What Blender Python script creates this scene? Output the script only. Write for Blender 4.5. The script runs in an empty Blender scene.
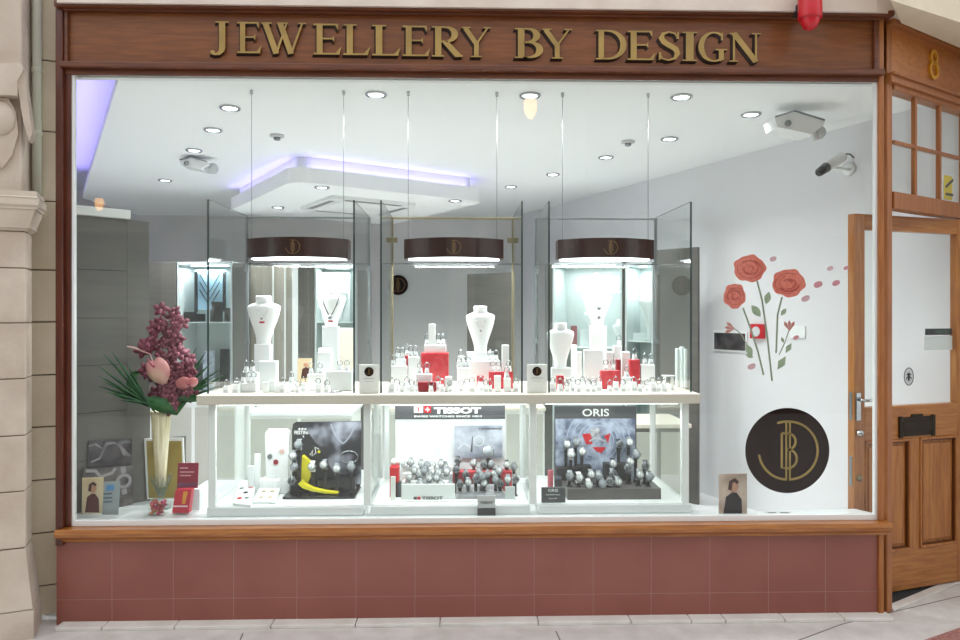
import bpy, bmesh, math, random
from mathutils import Vector, Matrix
random.seed(7)
S = bpy.context.scene
COL = S.collection
R = math.radians
# ------------------------------------------------------------------ camera
YAW = R(1.56); F = 700.0; HY = 315.0; CAM = Vector((0.0, -3.5, 1.525))
V = (math.sin(YAW), math.cos(YAW)); RT = (math.cos(YAW), -math.sin(YAW))

def ray(px, py):
    a = (px-480)/F; b = (HY-py)/F
    return Vector((V[0]+a*RT[0], V[1]+a*RT[1], b))
def at(px, py, Y):                       # point on the plane y = Y seen at a pixel
    d = ray(px, py); t = (Y-CAM.y)/d.y
    return CAM + d*t
def pd(px, py, D):                       # point at camera depth D
    return CAM + ray(px, py)*D
def atz(px, py, Z):                      # point on the level z = Z
    d = ray(px, py); t = (Z-CAM.z)/d.z
    return CAM + d*t
class Pl:                                # an upright plane standing somewhere in the place
    def __init__(s, p, ang): s.p = Vector((p[0], p[1], 0)); s.a = ang; s.d = (math.cos(ang), math.sin(ang))
    def uz(s, px, py):
        r = ray(px, py)
        # cam + t r = p + u d
        bx = s.p.x-CAM.x; by = s.p.y-CAM.y
        det = r.x*(-s.d[1]) + s.d[0]*r.y
        t = (bx*(-s.d[1]) + s.d[0]*by)/det
        u = (r.x*by - r.y*bx)/det
        return u, CAM.z+t*r.z
    def u(s, px): return s.uz(px, 300)[0]
    def z(s, px, py): return s.uz(px, py)[1]
    def M(s): return Matrix.Translation(s.p) @ Matrix.Rotation(s.a, 4, 'Z')

# ------------------------------------------------------------------ materials
def lin(h):
    h = h.lstrip('#'); c = [int(h[i:i+2], 16)/255 for i in (0, 2, 4)]
    return tuple((x/12.92 if x <= .04045 else ((x+.055)/1.055)**2.4) for x in c) + (1,)
MATS = {}
def mat(name, c, rough=.5, metal=0, spec=.5, c2=None, nscale=6, stretch=(1, 1, 1), bump=0, bscale=40, emit=None, estr=0, coat=0, alpha=1, detail=6, lo=.35, hi=.65):
    m = bpy.data.materials.new(name); m.use_nodes = True
    nt = m.node_tree; b = nt.nodes['Principled BSDF']
    b.inputs['Base Color'].default_value = lin(c); b.inputs['Roughness'].default_value = rough
    b.inputs['Metallic'].default_value = metal; b.inputs['Specular IOR Level'].default_value = spec
    b.inputs['Coat Weight'].default_value = coat; b.inputs['Coat Roughness'].default_value = .12
    b.inputs['Alpha'].default_value = alpha
    if c2 or bump:
        tc = nt.nodes.new('ShaderNodeTexCoord'); mp = nt.nodes.new('ShaderNodeMapping')
        mp.inputs['Scale'].default_value = stretch
        nt.links.new(tc.outputs['Object'], mp.inputs['Vector'])
    if c2:
        n = nt.nodes.new('ShaderNodeTexNoise'); n.inputs['Scale'].default_value = nscale; n.inputs['Detail'].default_value = detail
        nt.links.new(mp.outputs[0], n.inputs['Vector'])
        r = nt.nodes.new('ShaderNodeValToRGB'); r.color_ramp.elements[0].color = lin(c); r.color_ramp.elements[1].color = lin(c2)
        r.color_ramp.elements[0].position = lo; r.color_ramp.elements[1].position = hi
        nt.links.new(n.outputs[0], r.inputs[0]); nt.links.new(r.outputs[0], b.inputs['Base Color'])
    if bump:
        n2 = nt.nodes.new('ShaderNodeTexNoise'); n2.inputs['Scale'].default_value = bscale
        nt.links.new(mp.outputs[0], n2.inputs['Vector'])
        bp = nt.nodes.new('ShaderNodeBump'); bp.inputs['Strength'].default_value = bump; bp.inputs['Distance'].default_value = .01
        nt.links.new(n2.outputs[0], bp.inputs['Height']); nt.links.new(bp.outputs[0], b.inputs['Normal'])
    if emit:
        b.inputs['Emission Color'].default_value = lin(emit); b.inputs['Emission Strength'].default_value = estr
    MATS[name] = m
    return m
def glass(name, tint='#fcfefd', ior=1.45, rough=0.0):
    m = bpy.data.materials.new(name); m.use_nodes = True; nt = m.node_tree
    nt.nodes.remove(nt.nodes['Principled BSDF']); out = nt.nodes['Material Output']
    t = nt.nodes.new('ShaderNodeBsdfTransparent'); t.inputs[0].default_value = lin(tint)
    g = nt.nodes.new('ShaderNodeBsdfGlossy'); g.inputs['Roughness'].default_value = rough
    f = nt.nodes.new('ShaderNodeFresnel'); ge = nt.nodes.new('ShaderNodeNewGeometry'); mr = nt.nodes.new('ShaderNodeMapRange')
    mr.inputs['To Min'].default_value = ior; mr.inputs['To Max'].default_value = 1/ior   # the same reflectance on both faces of a thin sheet
    nt.links.new(ge.outputs['Backfacing'], mr.inputs['Value']); nt.links.new(mr.outputs[0], f.inputs[0])
    mx = nt.nodes.new('ShaderNodeMixShader')
    nt.links.new(f.outputs[0], mx.inputs[0]); nt.links.new(t.outputs[0], mx.inputs[1]); nt.links.new(g.outputs[0], mx.inputs[2])
    nt.links.new(mx.outputs[0], out.inputs[0]); return m

GL = glass('shop_glass', ior=1.36); GLC = glass('case_glass', '#fdfffe', 1.35); GLE = mat('glass_edge', '#3c4a49', .15, spec=.7)
GLT = glass('tinted_glass', '#eef4f4', 1.5)
wood_f = mat('wood_fascia', '#6a3810', .5, c2='#7e4719', nscale=5, stretch=(1.2, 8, 14), coat=.12)
wood_fr = mat('wood_fascia_light', '#a5622c', .38, c2='#b87438', nscale=5, stretch=(1.5, 8, 10), coat=.3)
wood_d = mat('wood_dark', '#451c0e', .4, c2='#5c2914', nscale=5, stretch=(14, 8, 1), coat=.15)
wood_dh = mat('wood_dark_rail', '#522711', .45, c2='#6a3718', nscale=5, stretch=(1, 8, 14), coat=.15)
wood_m = mat('wood_post', '#8c501f', .42, c2='#a2642e', nscale=5, stretch=(14, 14, 1), coat=.2)
wood_s = mat('wood_sill', '#8f5322', .3, c2='#a96c30', nscale=5, stretch=(1.2, 8, 14), coat=.4)
wood_o = mat('wood_oak_door', '#985a24', .4, c2='#b27434', nscale=5, stretch=(10, 10, 1), coat=.3)
wood_oh = mat('wood_oak_rail', '#985a24', .4, c2='#b47838', nscale=5, stretch=(1, 10, 12), coat=.3)
wood_in = mat('wood_groove', '#5c3010', .5)
gold = mat('gold_paint', '#a88a48', .45, c2='#94783c', nscale=8)
gold_m = mat('gold_foil', '#8a6a40', .45, metal=.2)
letter_dark = mat('letter_side', '#2a180c', .6)
numy = mat('numeral_gold', '#d8a02c', .35, metal=.2)
riser = mat('red_tile', '#82493d', .42, c2='#8a5145', nscale=3, coat=.15)
grout = mat('tile_grout', '#9c786e', .8)
stoneA = mat('stone_pink', '#b9a99a', .8, c2='#cabdae', nscale=5, bump=.15, bscale=60)
stoneB = mat('stone_buff', '#cfc1a8', .8, c2='#dacdb6', nscale=4, bump=.15, bscale=60)
stoneJ = mat('stone_joint', '#5f4f3e', .9)
stoneP = mat('pale_stone_trim', '#cbbcaf', .75, c2='#d8cbbf', nscale=5, bump=.1, bscale=40)
pave = mat('pavement_stone', '#c0bab4', .7, c2='#d4cfca', nscale=9, bump=.1, bscale=120, lo=.3, hi=.7)
paveR = mat('red_granite', '#8a5550', .6, c2='#a87a70', nscale=60)
kerb = mat('kerb_stone', '#cfcac2', .7, c2='#dcd8d1', nscale=8)
pipeM = mat('pipe_paint', '#cccebe', .5)
white = mat('white_paint', '#e3e5e4', .6)
whiteg = mat('white_gloss', '#e9ebea', .25, spec=.5)
ceilM = mat('ceiling_paint', '#f0f2f2', .8)
wallW = mat('wall_white', '#dddddf', .55)
cabW = mat('cabinet_interior', '#c4cccc', .5)
wallG = mat('wall_grey', '#dedcd9', .7)
panelG = mat('grey_laminate', '#605e5a', .45, c2='#67645f', nscale=3, stretch=(1, 1, 8))
panelD = mat('dark_laminate', '#5a5854', .4, c2='#625f5a', nscale=3, stretch=(1, 1, 8))
floorM = mat('floor_pale', '#e0e2e2', .3, c2='#e8e9ea', nscale=2)
deckM = mat('deck_white', '#d5d9d9', .3)
ledge = mat('ledge_cream', '#d8cdc0', .4)
acry = mat('white_acrylic', '#f0f2f2', .3)
acry2 = mat('pearl_acrylic', '#dfe3e4', .35)
greyc = mat('pale_grey_card', '#c6c9ca', .5)
frost = mat('frosted_perspex', '#e8eeee', .25)
led = mat('led_diffuser', '#ffffff', .5, emit='#f4fbff', estr=5)
ledc = mat('downlight_lamp', '#ffffff', .5, emit='#f6fbff', estr=9)
chrome = mat('chrome', '#c0c3c5', .15, metal=1)
silver = mat('silver', '#b4b8bb', .25, metal=1)
wsteel = mat('watch_steel', '#85888c', .35, metal=.9)
steelD = mat('aluminium', '#8c9193', .35, metal=.8)
brassM = mat('brass', '#8c8268', .35, metal=.7)
brown = mat('brown_canopy', '#2e1410', .3, c2='#381a15', nscale=4, stretch=(6, 6, 1), coat=.15)
discM = mat('brown_vinyl', '#200e0a', .7, spec=.15)
black = mat('black_gloss', '#18181a', .2)
blackm = mat('black_matt', '#222224', .6)
charc = mat('charcoal_card', '#4a4a4d', .5)
red = mat('signal_red', '#c01826', .35)
redc = mat('red_card', '#b02a34', .45, c2='#c8434a', nscale=30)
redd = mat('dark_red_card', '#8e1c2c', .45)
maroon = mat('maroon_card', '#8a2238', .45)
paper = mat('white_card', '#ecebe6', .6)
yel = mat('yellow_plastic', '#d8cc1c', .4)
yels = mat('yellow_sign', '#e8cc10', .5)
photoG = mat('photo_grey', '#3c3c42', .3, c2='#b9bcc8', nscale=7, detail=3, lo=.42, hi=.66)
photoL = mat('photo_pale', '#7f8698', .3, c2='#d2d7e4', nscale=9, detail=4)
photoB = mat('photo_blueblack', '#26252a', .35, c2='#5b5558', nscale=12, detail=3)
photoW = mat('photo_faint', '#f1f3f4', .4, c2='#dde0e2', nscale=10, detail=3)
gearM = mat('photo_gears', '#596078', .3, c2='#b9c2d6', nscale=16, detail=4)
cream = mat('cream_photo', '#d6c39c', .5, c2='#e2d4b4', nscale=8)
skin = mat('printed_skin', '#c09078', .5)
brnp = mat('printed_brown', '#4a2a24', .5)
blue = mat('blue_panel', '#4a86b8', .4)
olive = mat('olive_gold', '#94803c', .4, c2='#a8944c', nscale=5)
roseM = mat('rose_vinyl', '#d86c58', .6, c2='#e08070', nscale=60)
roseL = mat('rose_line', '#b85044', .55)
petalM = mat('petal_vinyl', '#c87884', .55, c2='#d898a2', nscale=90)
petalP = mat('petal_pale', '#dcb8be', .55, c2='#cc9aa2', nscale=90)
leafV = mat('leaf_vinyl', '#94a284', .6, c2='#a4b096', nscale=60)
stemV = mat('stem_vinyl', '#8c947e', .6)
orch = mat('orchid_petal', '#70303f', .6, c2='#8e4c60', nscale=30)
orch2 = mat('orchid_lip', '#c87e94', .5)
anth = mat('anthurium_pink', '#dc9a98', .25, c2='#cfc49c', nscale=7, detail=1, lo=.48, hi=.8)
anthR = mat('anthurium_spadix', '#a85060', .5)
leafG = mat('palm_green', '#1f4a2c', .4, c2='#3a6a3c', nscale=20)
leafB = mat('broad_leaf_green', '#1f5a2e', .3, c2='#3a7a3a', nscale=12)
vaseM = mat('vase_cream', '#c6b78c', .3, c2='#e4dcc0', nscale=3, stretch=(30, 30, .3), lo=.4, hi=.6)
lantM = mat('lantern_glow', '#ffd9a0', .5, emit='#ffb040', estr=14)
grn = mat('green_strip', '#2f4a3a', .4)
dmat = mat('door_mat_rubber', '#242628', .8, c2='#303234', nscale=80)
skyst = mat('street_stone', '#a39c92', .85, c2='#b8b2a8', nscale=3)
dark = mat('street_window_dark', '#2c2b2a', .3)
brz = mat('dark_bronze', '#2e2418', .4, metal=.5)

# ------------------------------------------------------------------ mesh builder
class MB:
    def __init__(s): s.v = []; s.f = []; s.mi = []; s.sm = []
    def add(s, vs, fs, mi=0, M=None, smooth=False):
        n = len(s.v)
        s.v += [(M @ Vector(v)) if M is not None else Vector(v) for v in vs]
        for f in fs:
            s.f.append([n+i for i in f]); s.mi.append(mi); s.sm.append(smooth)
        return s
    def box(s, x0, x1, y0, y1, z0, z1, mi=0, M=None, bev=0):
        x0, x1 = sorted((x0, x1)); y0, y1 = sorted((y0, y1)); z0, z1 = sorted((z0, z1))
        vs = [(x, y, z) for x in (x0, x1) for y in (y0, y1) for z in (z0, z1)]
        fs = [(0, 1, 3, 2), (4, 6, 7, 5), (0, 4, 5, 1), (2, 3, 7, 6), (0, 2, 6, 4), (1, 5, 7, 3)]
        if bev <= 0: return s.add(vs, fs, mi, M)
        bev = min(bev, (x1-x0)*.45, (y1-y0)*.45, (z1-z0)*.45)
        bm = bmesh.new(); bv = [bm.verts.new(v) for v in vs]
        for f in fs: bm.faces.new([bv[i] for i in f])
        bmesh.ops.bevel(bm, geom=bm.edges[:], offset=bev, segments=2, affect='EDGES', profile=.5)
        bm.verts.index_update()
        s.add([v.co.copy() for v in bm.verts], [[v.index for v in f.verts] for f in bm.faces], mi, M)
        bm.free(); return s
    def prism(s, pts, y0, y1, mi=0, M=None, off=(0, 0), smi=None, smooth=False):   # outline in x,z; y0 front, y1 back
        n = len(pts)
        vs = [(p[0], y0, p[1]) for p in pts] + [(p[0]+off[0], y1, p[1]+off[1]) for p in pts]
        s.add(vs, [list(range(n)), list(range(2*n-1, n-1, -1))], mi, M)
        k = len(s.v)-2*n
        for i in range(n):
            j = (i+1) % n
            s.f.append([k+i, k+n+i, k+n+j, k+j]); s.mi.append(mi if smi is None else smi); s.sm.append(smooth)
        return s
    def slab(s, pts, z0, z1, mi=0, M=None):          # outline in x,y
        n = len(pts)
        vs = [(p[0], p[1], z0) for p in pts] + [(p[0], p[1], z1) for p in pts]
        fs = [list(range(n)), list(range(2*n-1, n-1, -1))] + [[i, n+i, n+(i+1) % n, (i+1) % n] for i in range(n)]
        return s.add(vs, fs, mi, M)
    def lathe(s, prof, c=(0, 0, 0), n=20, sx=1, sy=1, mi=0, M=None, smooth=True, lobes=0, la=0):
        vs = []; fs = []
        for (r, z) in prof:
            for k in range(n):
                a = 2*math.pi*k/n; rr = r*(1+la*math.cos(lobes*a)) if lobes else r
                vs.append((c[0]+rr*sx*math.cos(a), c[1]+rr*sy*math.sin(a), c[2]+z))
        for i in range(len(prof)-1):
            for k in range(n):
                fs.append((i*n+k, i*n+(k+1) % n, (i+1)*n+(k+1) % n, (i+1)*n+k))
        fs.append(list(range(n-1, -1, -1))); fs.append([(len(prof)-1)*n+k for k in range(n)])
        return s.add(vs, fs, mi, M, smooth)
    def tube(s, pts, r, n=8, mi=0, M=None, closed=False):
        pts = [Vector(p) for p in pts]; rr = r if isinstance(r, (list, tuple)) else [r]*len(pts)
        vs = []; N = len(pts)
        for i, p in enumerate(pts):
            if closed: t = pts[(i+1) % N]-pts[i-1]
            else: t = pts[min(i+1, N-1)]-pts[max(i-1, 0)]
            t.normalize(); up = Vector((0, 0, 1)) if abs(t.z) < .9 else Vector((0, 1, 0))
            a = t.cross(up).normalized(); b = t.cross(a).normalized()
            for k in range(n):
                an = 2*math.pi*k/n; vs.append(p+(a*math.cos(an)+b*math.sin(an))*rr[i])
        fs = []
        for i in range(N if closed else N-1):
            j = (i+1) % N
            for k in range(n): fs.append((i*n+k, i*n+(k+1) % n, j*n+(k+1) % n, j*n+k))
        if not closed: fs.append(list(range(n))); fs.append([(N-1)*n+k for k in range(n-1, -1, -1)])
        return s.add(vs, fs, mi, M, True)
    def disc(s, cx, cz, r, y0, y1, mi=0, M=None, n=28, rz=None):
        rz = rz or r
        return s.prism([(cx+r*math.cos(2*math.pi*k/n), cz+rz*math.sin(2*math.pi*k/n)) for k in range(n)], y0, y1, mi, M, smooth=False)
    def strip(s, pts, w, y0, y1, mi=0, M=None):       # flat line of width w in x,z
        ww = w if isinstance(w, (list, tuple)) else [w]*len(pts)
        for i in range(len(pts)-1):
            def nrm(k):
                a = pts[max(k-1, 0)]; b = pts[min(k+1, len(pts)-1)]
                dx, dz = b[0]-a[0], b[1]-a[1]; L = math.hypot(dx, dz) or 1
                return -dz/L, dx/L
            n0 = nrm(i); n1 = nrm(i+1); p, q = pts[i], pts[i+1]; h0 = ww[i]/2; h1 = ww[i+1]/2
            s.prism([(p[0]+n0[0]*h0, p[1]+n0[1]*h0), (p[0]-n0[0]*h0, p[1]-n0[1]*h0), (q[0]-n1[0]*h1, q[1]-n1[1]*h1), (q[0]+n1[0]*h1, q[1]+n1[1]*h1)], y0, y1, mi, M)
        return s
    def text(s, txt, x0, x1, z0, z1, y0, y1, mi=0, M=None, bold=.02):
        cu = bpy.data.curves.new('lettering', 'FONT'); cu.body = txt; cu.size = 1; cu.resolution_u = 3
        cu.offset = bold; cu.extrude = .5
        ob = bpy.data.objects.new('lettering', cu); me = bpy.data.meshes.new_from_object(ob)
        xs = [v.co.x for v in me.vertices]; ys = [v.co.y for v in me.vertices]
        if xs:
            a, b, c, d = min(xs), max(xs), min(ys), max(ys)
            vs = [(x0+(v.co.x-a)/(b-a)*(x1-x0), y0+(0.5-v.co.z)*(y1-y0), z0+(v.co.y-c)/(d-c)*(z1-z0)) for v in me.vertices]
            s.add(vs, [list(p.vertices) for p in me.polygons], mi, M)
        bpy.data.objects.remove(ob); bpy.data.curves.remove(cu); bpy.data.meshes.remove(me)
        return s
    def ball(s, c, r, mi=0, n=12, sx=1, sy=1, sz=1, M=None):
        m = n//2
        prof = [(max(r*math.sin(math.pi*i/m), 1e-5), -r*math.cos(math.pi*i/m)*sz) for i in range(m+1)]
        return s.lathe(prof, c, n, sx, sy, mi, M)
    def build(s, name, mats, parent=None):
        me = bpy.data.meshes.new(name)
        W = Matrix.Identity(4)
        if parent is not None:
            t = parent
            while t.parent: t = t.parent
            W = (Matrix.Translation(t.location) @ t.rotation_euler.to_matrix().to_4x4()).inverted()
        org = Vector((0, 0, 0))
        if parent is None and s.v:
            xs = [v.x for v in s.v]; ys = [v.y for v in s.v]; zs = [v.z for v in s.v]
            org = Vector(((min(xs)+max(xs))/2, (min(ys)+max(ys))/2, min(zs)))
        me.from_pydata([(W @ v)-org for v in s.v], [], s.f)
        if not isinstance(mats, (list, tuple)): mats = [mats]
        for m in mats: me.materials.append(m)
        for p, mi, sm in zip(me.polygons, s.mi, s.sm): p.material_index = mi; p.use_smooth = sm
        bm = bmesh.new(); bm.from_mesh(me); bmesh.ops.recalc_face_normals(bm, faces=bm.faces[:]); bm.to_mesh(me); bm.free()
        o = bpy.data.objects.new(name, me); COL.objects.link(o); o.location = org
        if parent is not None: o.parent = parent; o.location = (0, 0, 0)
        return o

def tag(o, label=None, cat=None, group=None, kind=None):
    if label: o['label'] = label
    if cat: o['category'] = cat
    if group: o['group'] = group
    if kind: o['kind'] = kind
    return o
def thing(name, label, cat, loc=(0, 0, 0), rotz=0, group=None):
    o = bpy.data.objects.new(name, None); o.empty_display_size = .05; COL.objects.link(o)
    o.location = loc; o.rotation_euler = (0, 0, rotz)
    return tag(o, label, cat, group)
def solo(name, mb, mats, label, cat, group=None): return tag(mb.build(name, mats), label, cat, group)
def struct(name, mb, mats, label=None, parent=None):
    o = mb.build(name, mats, parent)
    if parent is None: o['kind'] = 'structure'
    if label: o['label'] = label
    return o
def sempty(name, loc=(0, 0, 0), rotz=0, label=None):
    o = bpy.data.objects.new(name, None); COL.objects.link(o); o.location = loc; o.rotation_euler = (0, 0, rotz); o['kind'] = 'structure'
    if label: o['label'] = label
    return o
def dup(root, loc, rotz=0, label=None, group=None, scale=1, rot=None):
    def cp(o, par):
        c = o.copy(); COL.objects.link(c); c.parent = par
        for ch in [x for x in o.children]: cp(ch, c)
        return c
    c = cp(root, None); c.location = loc; c.rotation_euler = rot or (0, 0, rotz); c.scale = (scale,)*3
    if label: c['label'] = label
    if group: c['group'] = group
    return c
def X(px, Y): return at(px, 300, Y).x
def Z(py, Y, px=450): return at(px, py, Y).z
def zx(px, py, Y): p = at(px, py, Y); return (p.x, p.z)
def arc(cx, cz, r, a0, a1, n=16, rz=None):
    rz = rz or r
    return [(cx+r*math.cos(R(a0+(a1-a0)*i/n)), cz+rz*math.sin(R(a0+(a1-a0)*i/n))) for i in range(n+1)]

def logo(mb, cx, cz, r, y0, y1, mi, M=None):          # the interlaced J D B monogram in thin gold lines
    w = r*.055
    q = r*.7
    mb.strip(arc(cx, cz, q, 188, 268, 14), w, y0, y1, mi, M)         # hook of the J
    mb.strip(arc(cx+.04*r, cz, q, -90, 90, 20), w, y0, y1, mi, M)       # bow of the D
    for dx in (-.03, .06): mb.strip([(cx+dx*r, cz-q), (cx+dx*r, cz+q)], w*.8, y0, y1, mi, M)
    mb.strip([(cx-.25*r, cz+q*.95), (cx-.1*r, cz+q), (cx+.06*r, cz+q)], w, y0, y1, mi, M)
    mb.strip([(cx-.14*r, cz+.42*r), (cx-.14*r, cz-.42*r), (cx-.02*r, cz-.42*r)], w, y0, y1, mi, M)
    mb.strip([(cx-.14*r, cz+.42*r), (cx-.02*r, cz+.42*r)], w, y0, y1, mi, M)
    mb.strip(arc(cx, cz+.22*r, .2*r, 90, -90, 10), w, y0, y1, mi, M)
    mb.strip(arc(cx, cz-.2*r, .23*r, 90, -90, 10), w, y0, y1, mi, M)

# ------------------------------------------------------------------ camera, world, street light
cd = bpy.data.cameras.new('camera'); cam = bpy.data.objects.new('camera', cd); COL.objects.link(cam)
cam.location = CAM; cam.rotation_euler = (R(90), 0, -YAW); cd.sensor_width = 36; cd.lens = 36*F/960
cd.shift_y = -5/960; cd.clip_start = .02; S.camera = cam
w = bpy.data.worlds.new('world'); S.world = w; w.use_nodes = True
w.node_tree.nodes['Background'].inputs[0].default_value = (.93, .96, 1, 1)
w.node_tree.nodes['Background'].inputs[1].default_value = 1.8
S.view_settings.view_transform = 'Standard'; S.view_settings.look = 'None'; S.view_settings.gamma = 1
S.view_settings.exposure = 0.0; S.view_settings.use_curve_mapping = False
S.cycles.transparent_max_bounces = 32; S.cycles.max_bounces = 10; S.cycles.diffuse_bounces = 5
S.cycles.caustics_reflective = False; S.cycles.caustics_refractive = False
S.cycles.sample_clamp_indirect = 6
def area(name, loc, sx, sy, power, color=(1, 1, 1), rot=(0, 0, 0), spread=None):
    l = bpy.data.lights.new(name, 'AREA'); l.shape = 'RECTANGLE'; l.size = sx; l.size_y = sy; l.energy = power; l.color = color
    if spread: l.spread = spread
    o = bpy.data.objects.new(name, l); COL.objects.link(o); o.location = loc; o.rotation_euler = rot; return o

# ------------------------------------------------------------------ key planes and levels
YF, YB = .12, .75                         # front and back of the show cases
CEIL = 2.805
z_led_t = Z(394.5, YF-.05); z_led_b = Z(404.5, YF-.05)
z_deck = Z(517, .06)
corner = pd(885, 300, 3.585)
cfar = pd(960, 300, 4.01)
ang_d = math.atan2(cfar.y-corner.y, cfar.x-corner.x)
DP = Pl((corner.x, corner.y), ang_d)      # plane of the angled doorway frame
lf0 = pd(851, 300, 3.745); lf1 = pd(960, 300, 4.0)
LP = Pl((lf0.x, lf0.y), math.atan2(lf1.y-lf0.y, lf1.x-lf0.x))   # the open door leaf
rw0 = pd(871, 120, CEIL-1.525 and (CEIL-1.525)*F/195); rw1 = pd(563, 203, (CEIL-1.525)*F/112)
RW = Pl((rw0.x, rw0.y), math.atan2(rw1.y-rw0.y, rw1.x-rw0.x))   # right interior wall, running back to the left
ce0 = pd(110, 75, (CEIL-1.525)*F/240); ce1 = pd(83, 195, (CEIL-1.525)*F/120)

Lr0 = 3.2
# ------------------------------------------------------------------ the street side
mb = MB()
mb.slab([(-10, -7.5), (10, -7.5), (10, 4), tuple((DP.M() @ Vector((Lr0, .02, 0)))[:2]), tuple((DP.M() @ Vector((.0, .02, 0)))[:2]), (-10, .1)], -.12, 0)
struct('floor', mb, pave, 'pale stone pavement')
mb = MB()                                     # slab joints and red corner piece cut into the pavement
for a, b in (((799, 640), (842, 624)), ((842, 624), (960, 596)), ((560, 640), (556, 631)), ((240, 640), (243, 633))):
    p, q = atz(*a, .001), atz(*b, .001)
    d = (q-p).normalized(); n = Vector((-d.y, d.x, 0))*.003
    mb.slab([(p+n)[:2], (p-n)[:2], (q-n)[:2], (q+n)[:2]], -.002, .0012)
struct('trim_1', mb, mat('joint_dark', '#7d7771', .9), 'dark joints between the paving slabs')
mb = MB()
a, b, c = atz(925, 640, .0), atz(960, 628, .0), atz(1010, 660, .0)
mb.slab([a[:2], b[:2], c[:2]], -.01, .002)
struct('trim_2', mb, paveR, 'red granite paving corner')
# kerb strip under the stall riser
mb = MB(); xs = [57, 104, 176, 272, 356, 440, 538, 630, 690, 724, 783, 842, 892]
for i in range(len(xs)-1):
    mb.box(X(xs[i], -.05)+.002, X(xs[i+1], -.05)-.002, -.075, .0, 0, .018, bev=.003)
struct('trim_3', mb, kerb, 'white stone kerb strip')
# red tiled stall riser
xL, xR = X(57, 0), X(880, 0); zr = Z(538, 0)
mb = MB(); mb.box(xL, xR, -.0052, .08, 0, zr, 1)
xs = [57, 112.5, 173.6, 234, 297, 356, 415, 475, 534, 593, 651, 709.5, 768, 825, 880]
zj = .125
for i in range(len(xs)-1):
    a, b = X(xs[i], 0)+.0012, X(xs[i+1], 0)-.0012
    mb.box(a, b, -.006, .03, .005, zj-.001, 0, bev=.0015); mb.box(a, b, -.006, .03, zj+.001, zr, 0, bev=.0015)
struct('wall_front', mb, [riser, grout], 'red brown tiled stall riser below the shop window')
# sill
mb = MB(); s0, s1 = X(57, -.04), X(890, -.04)
prof = [(.03, Z(538, 0)-.0), (-.02, Z(537.5, 0)), (-.03, Z(536.5, -.03)), (-.062, Z(534.5, -.06)), (-.068, Z(531, -.06)), (-.06, Z(527, -.06)), (-.02, Z(525, -.02)), (.03, Z(523, 0))]
def hprof(mb, prof, x0, x1, mi=0):
    n = len(prof)
    vs = [(x0, y, z) for y, z in prof]+[(x1, y, z) for y, z in prof]
    mb.add(vs, [list(range(n)), list(range(2*n-1, n-1, -1))]+[[i, n+i, n+(i+1) % n, (i+1) % n] for i in range(n)], mi)
hprof(mb, prof, s0, s1)
struct('trim_4', mb, wood_s, 'varnished wooden window sill')
# shop window : white inner frame and glass
win = sempty('window_1', (X(475, .02), .02, Z(520, 0)), 0, 'large shop window with white inner frame')
gx0, gx1 = X(75.5, .01), X(873.5, .01); gz0, gz1 = Z(517, .01), Z(78, .01)
mb = MB()
mb.box(X(70, 0), gx0, 0, .02, Z(523, 0), gz1+.02); mb.box(gx1, X(879, 0), 0, .02, Z(523, 0), gz1+.02)
mb.box(X(64, 0), X(880, 0), 0.0005, .03, Z(523.5, 0), gz0, bev=.002); mb.box(X(71, 0), X(878, 0), 0.0, .02, gz1, gz1+.02)
struct('window_frame', mb, whiteg, 'white metal glazing frame', win)
mb = MB(); mb.box(gx0, gx1, .008, .014, gz0, gz1)
struct('glass_pane', mb, GL, None, win)
# timber frame around it
mb = MB()
mb.box(X(58.5, 0), X(66, 0), -.03, .0, Z(541, 0), Z(4, 0), bev=.006); mb.box(X(64, 0), X(72, 0), -.008, .0, Z(523, 0), Z(70, 0), bev=.008)
struct('trim_5', mb, wood_d, 'dark wooden window post at the left')
mb = MB()
mb.box(X(66, 0), X(880, 0), -.012, .0, Z(78.8, 0), Z(72.5, 0), 0, bev=.004); mb.box(X(64, 0), X(880, 0), -.045, .05, Z(73.5, 0), Z(67.5, 0), 0, bev=.006)
struct('trim_6', mb, wood_dh, 'wooden rail above the window glass')
mb = MB()                                    # corner post
p0, p1 = X(878, -.01), X(893, -.01)
mb.box(p0, X(885.5, -.03), -.02, .0, .0, Z(12, 0), bev=.006)
mb.box(0, .05, -.012, .018, .0, Z(12, 0), M=DP.M(), bev=.006)
struct('trim_7', mb, wood_m, 'wooden corner post between window and doorway')
# fascia board with raised mouldings
mb = MB(); zt, zb = Z(6, 0), Z(69, 0)
mb.box(X(60, 0), X(879, 0), -.004, .08, zb, zt)
struct('fascia_board', mb, wood_f, 'polished brown fascia board above the window')
mb = MB()
mb.box(X(60, 0), X(888, 0), -.06, .05, Z(12.5, -.04), Z(6, -.04), bev=.008)
mb.box(X(66, 0), X(880, 0), -.03, .05, Z(15.5, -.02), Z(12, -.02), bev=.006)
mb.box(X(66, 0), X(70, 0), -.022, .05, zb, Z(13, 0), bev=.006); mb.box(X(872, 0), X(877, 0), -.022, .05, zb, Z(13, 0), bev=.006)
struct('trim_8', mb, wood_dh, 'moulding framing the fascia board')
mb = MB(); mb.box(X(57, 0), X(884, .1), .08, .12, gz1+.01, 3.3)
struct('wall_above_window', mb, white)
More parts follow.
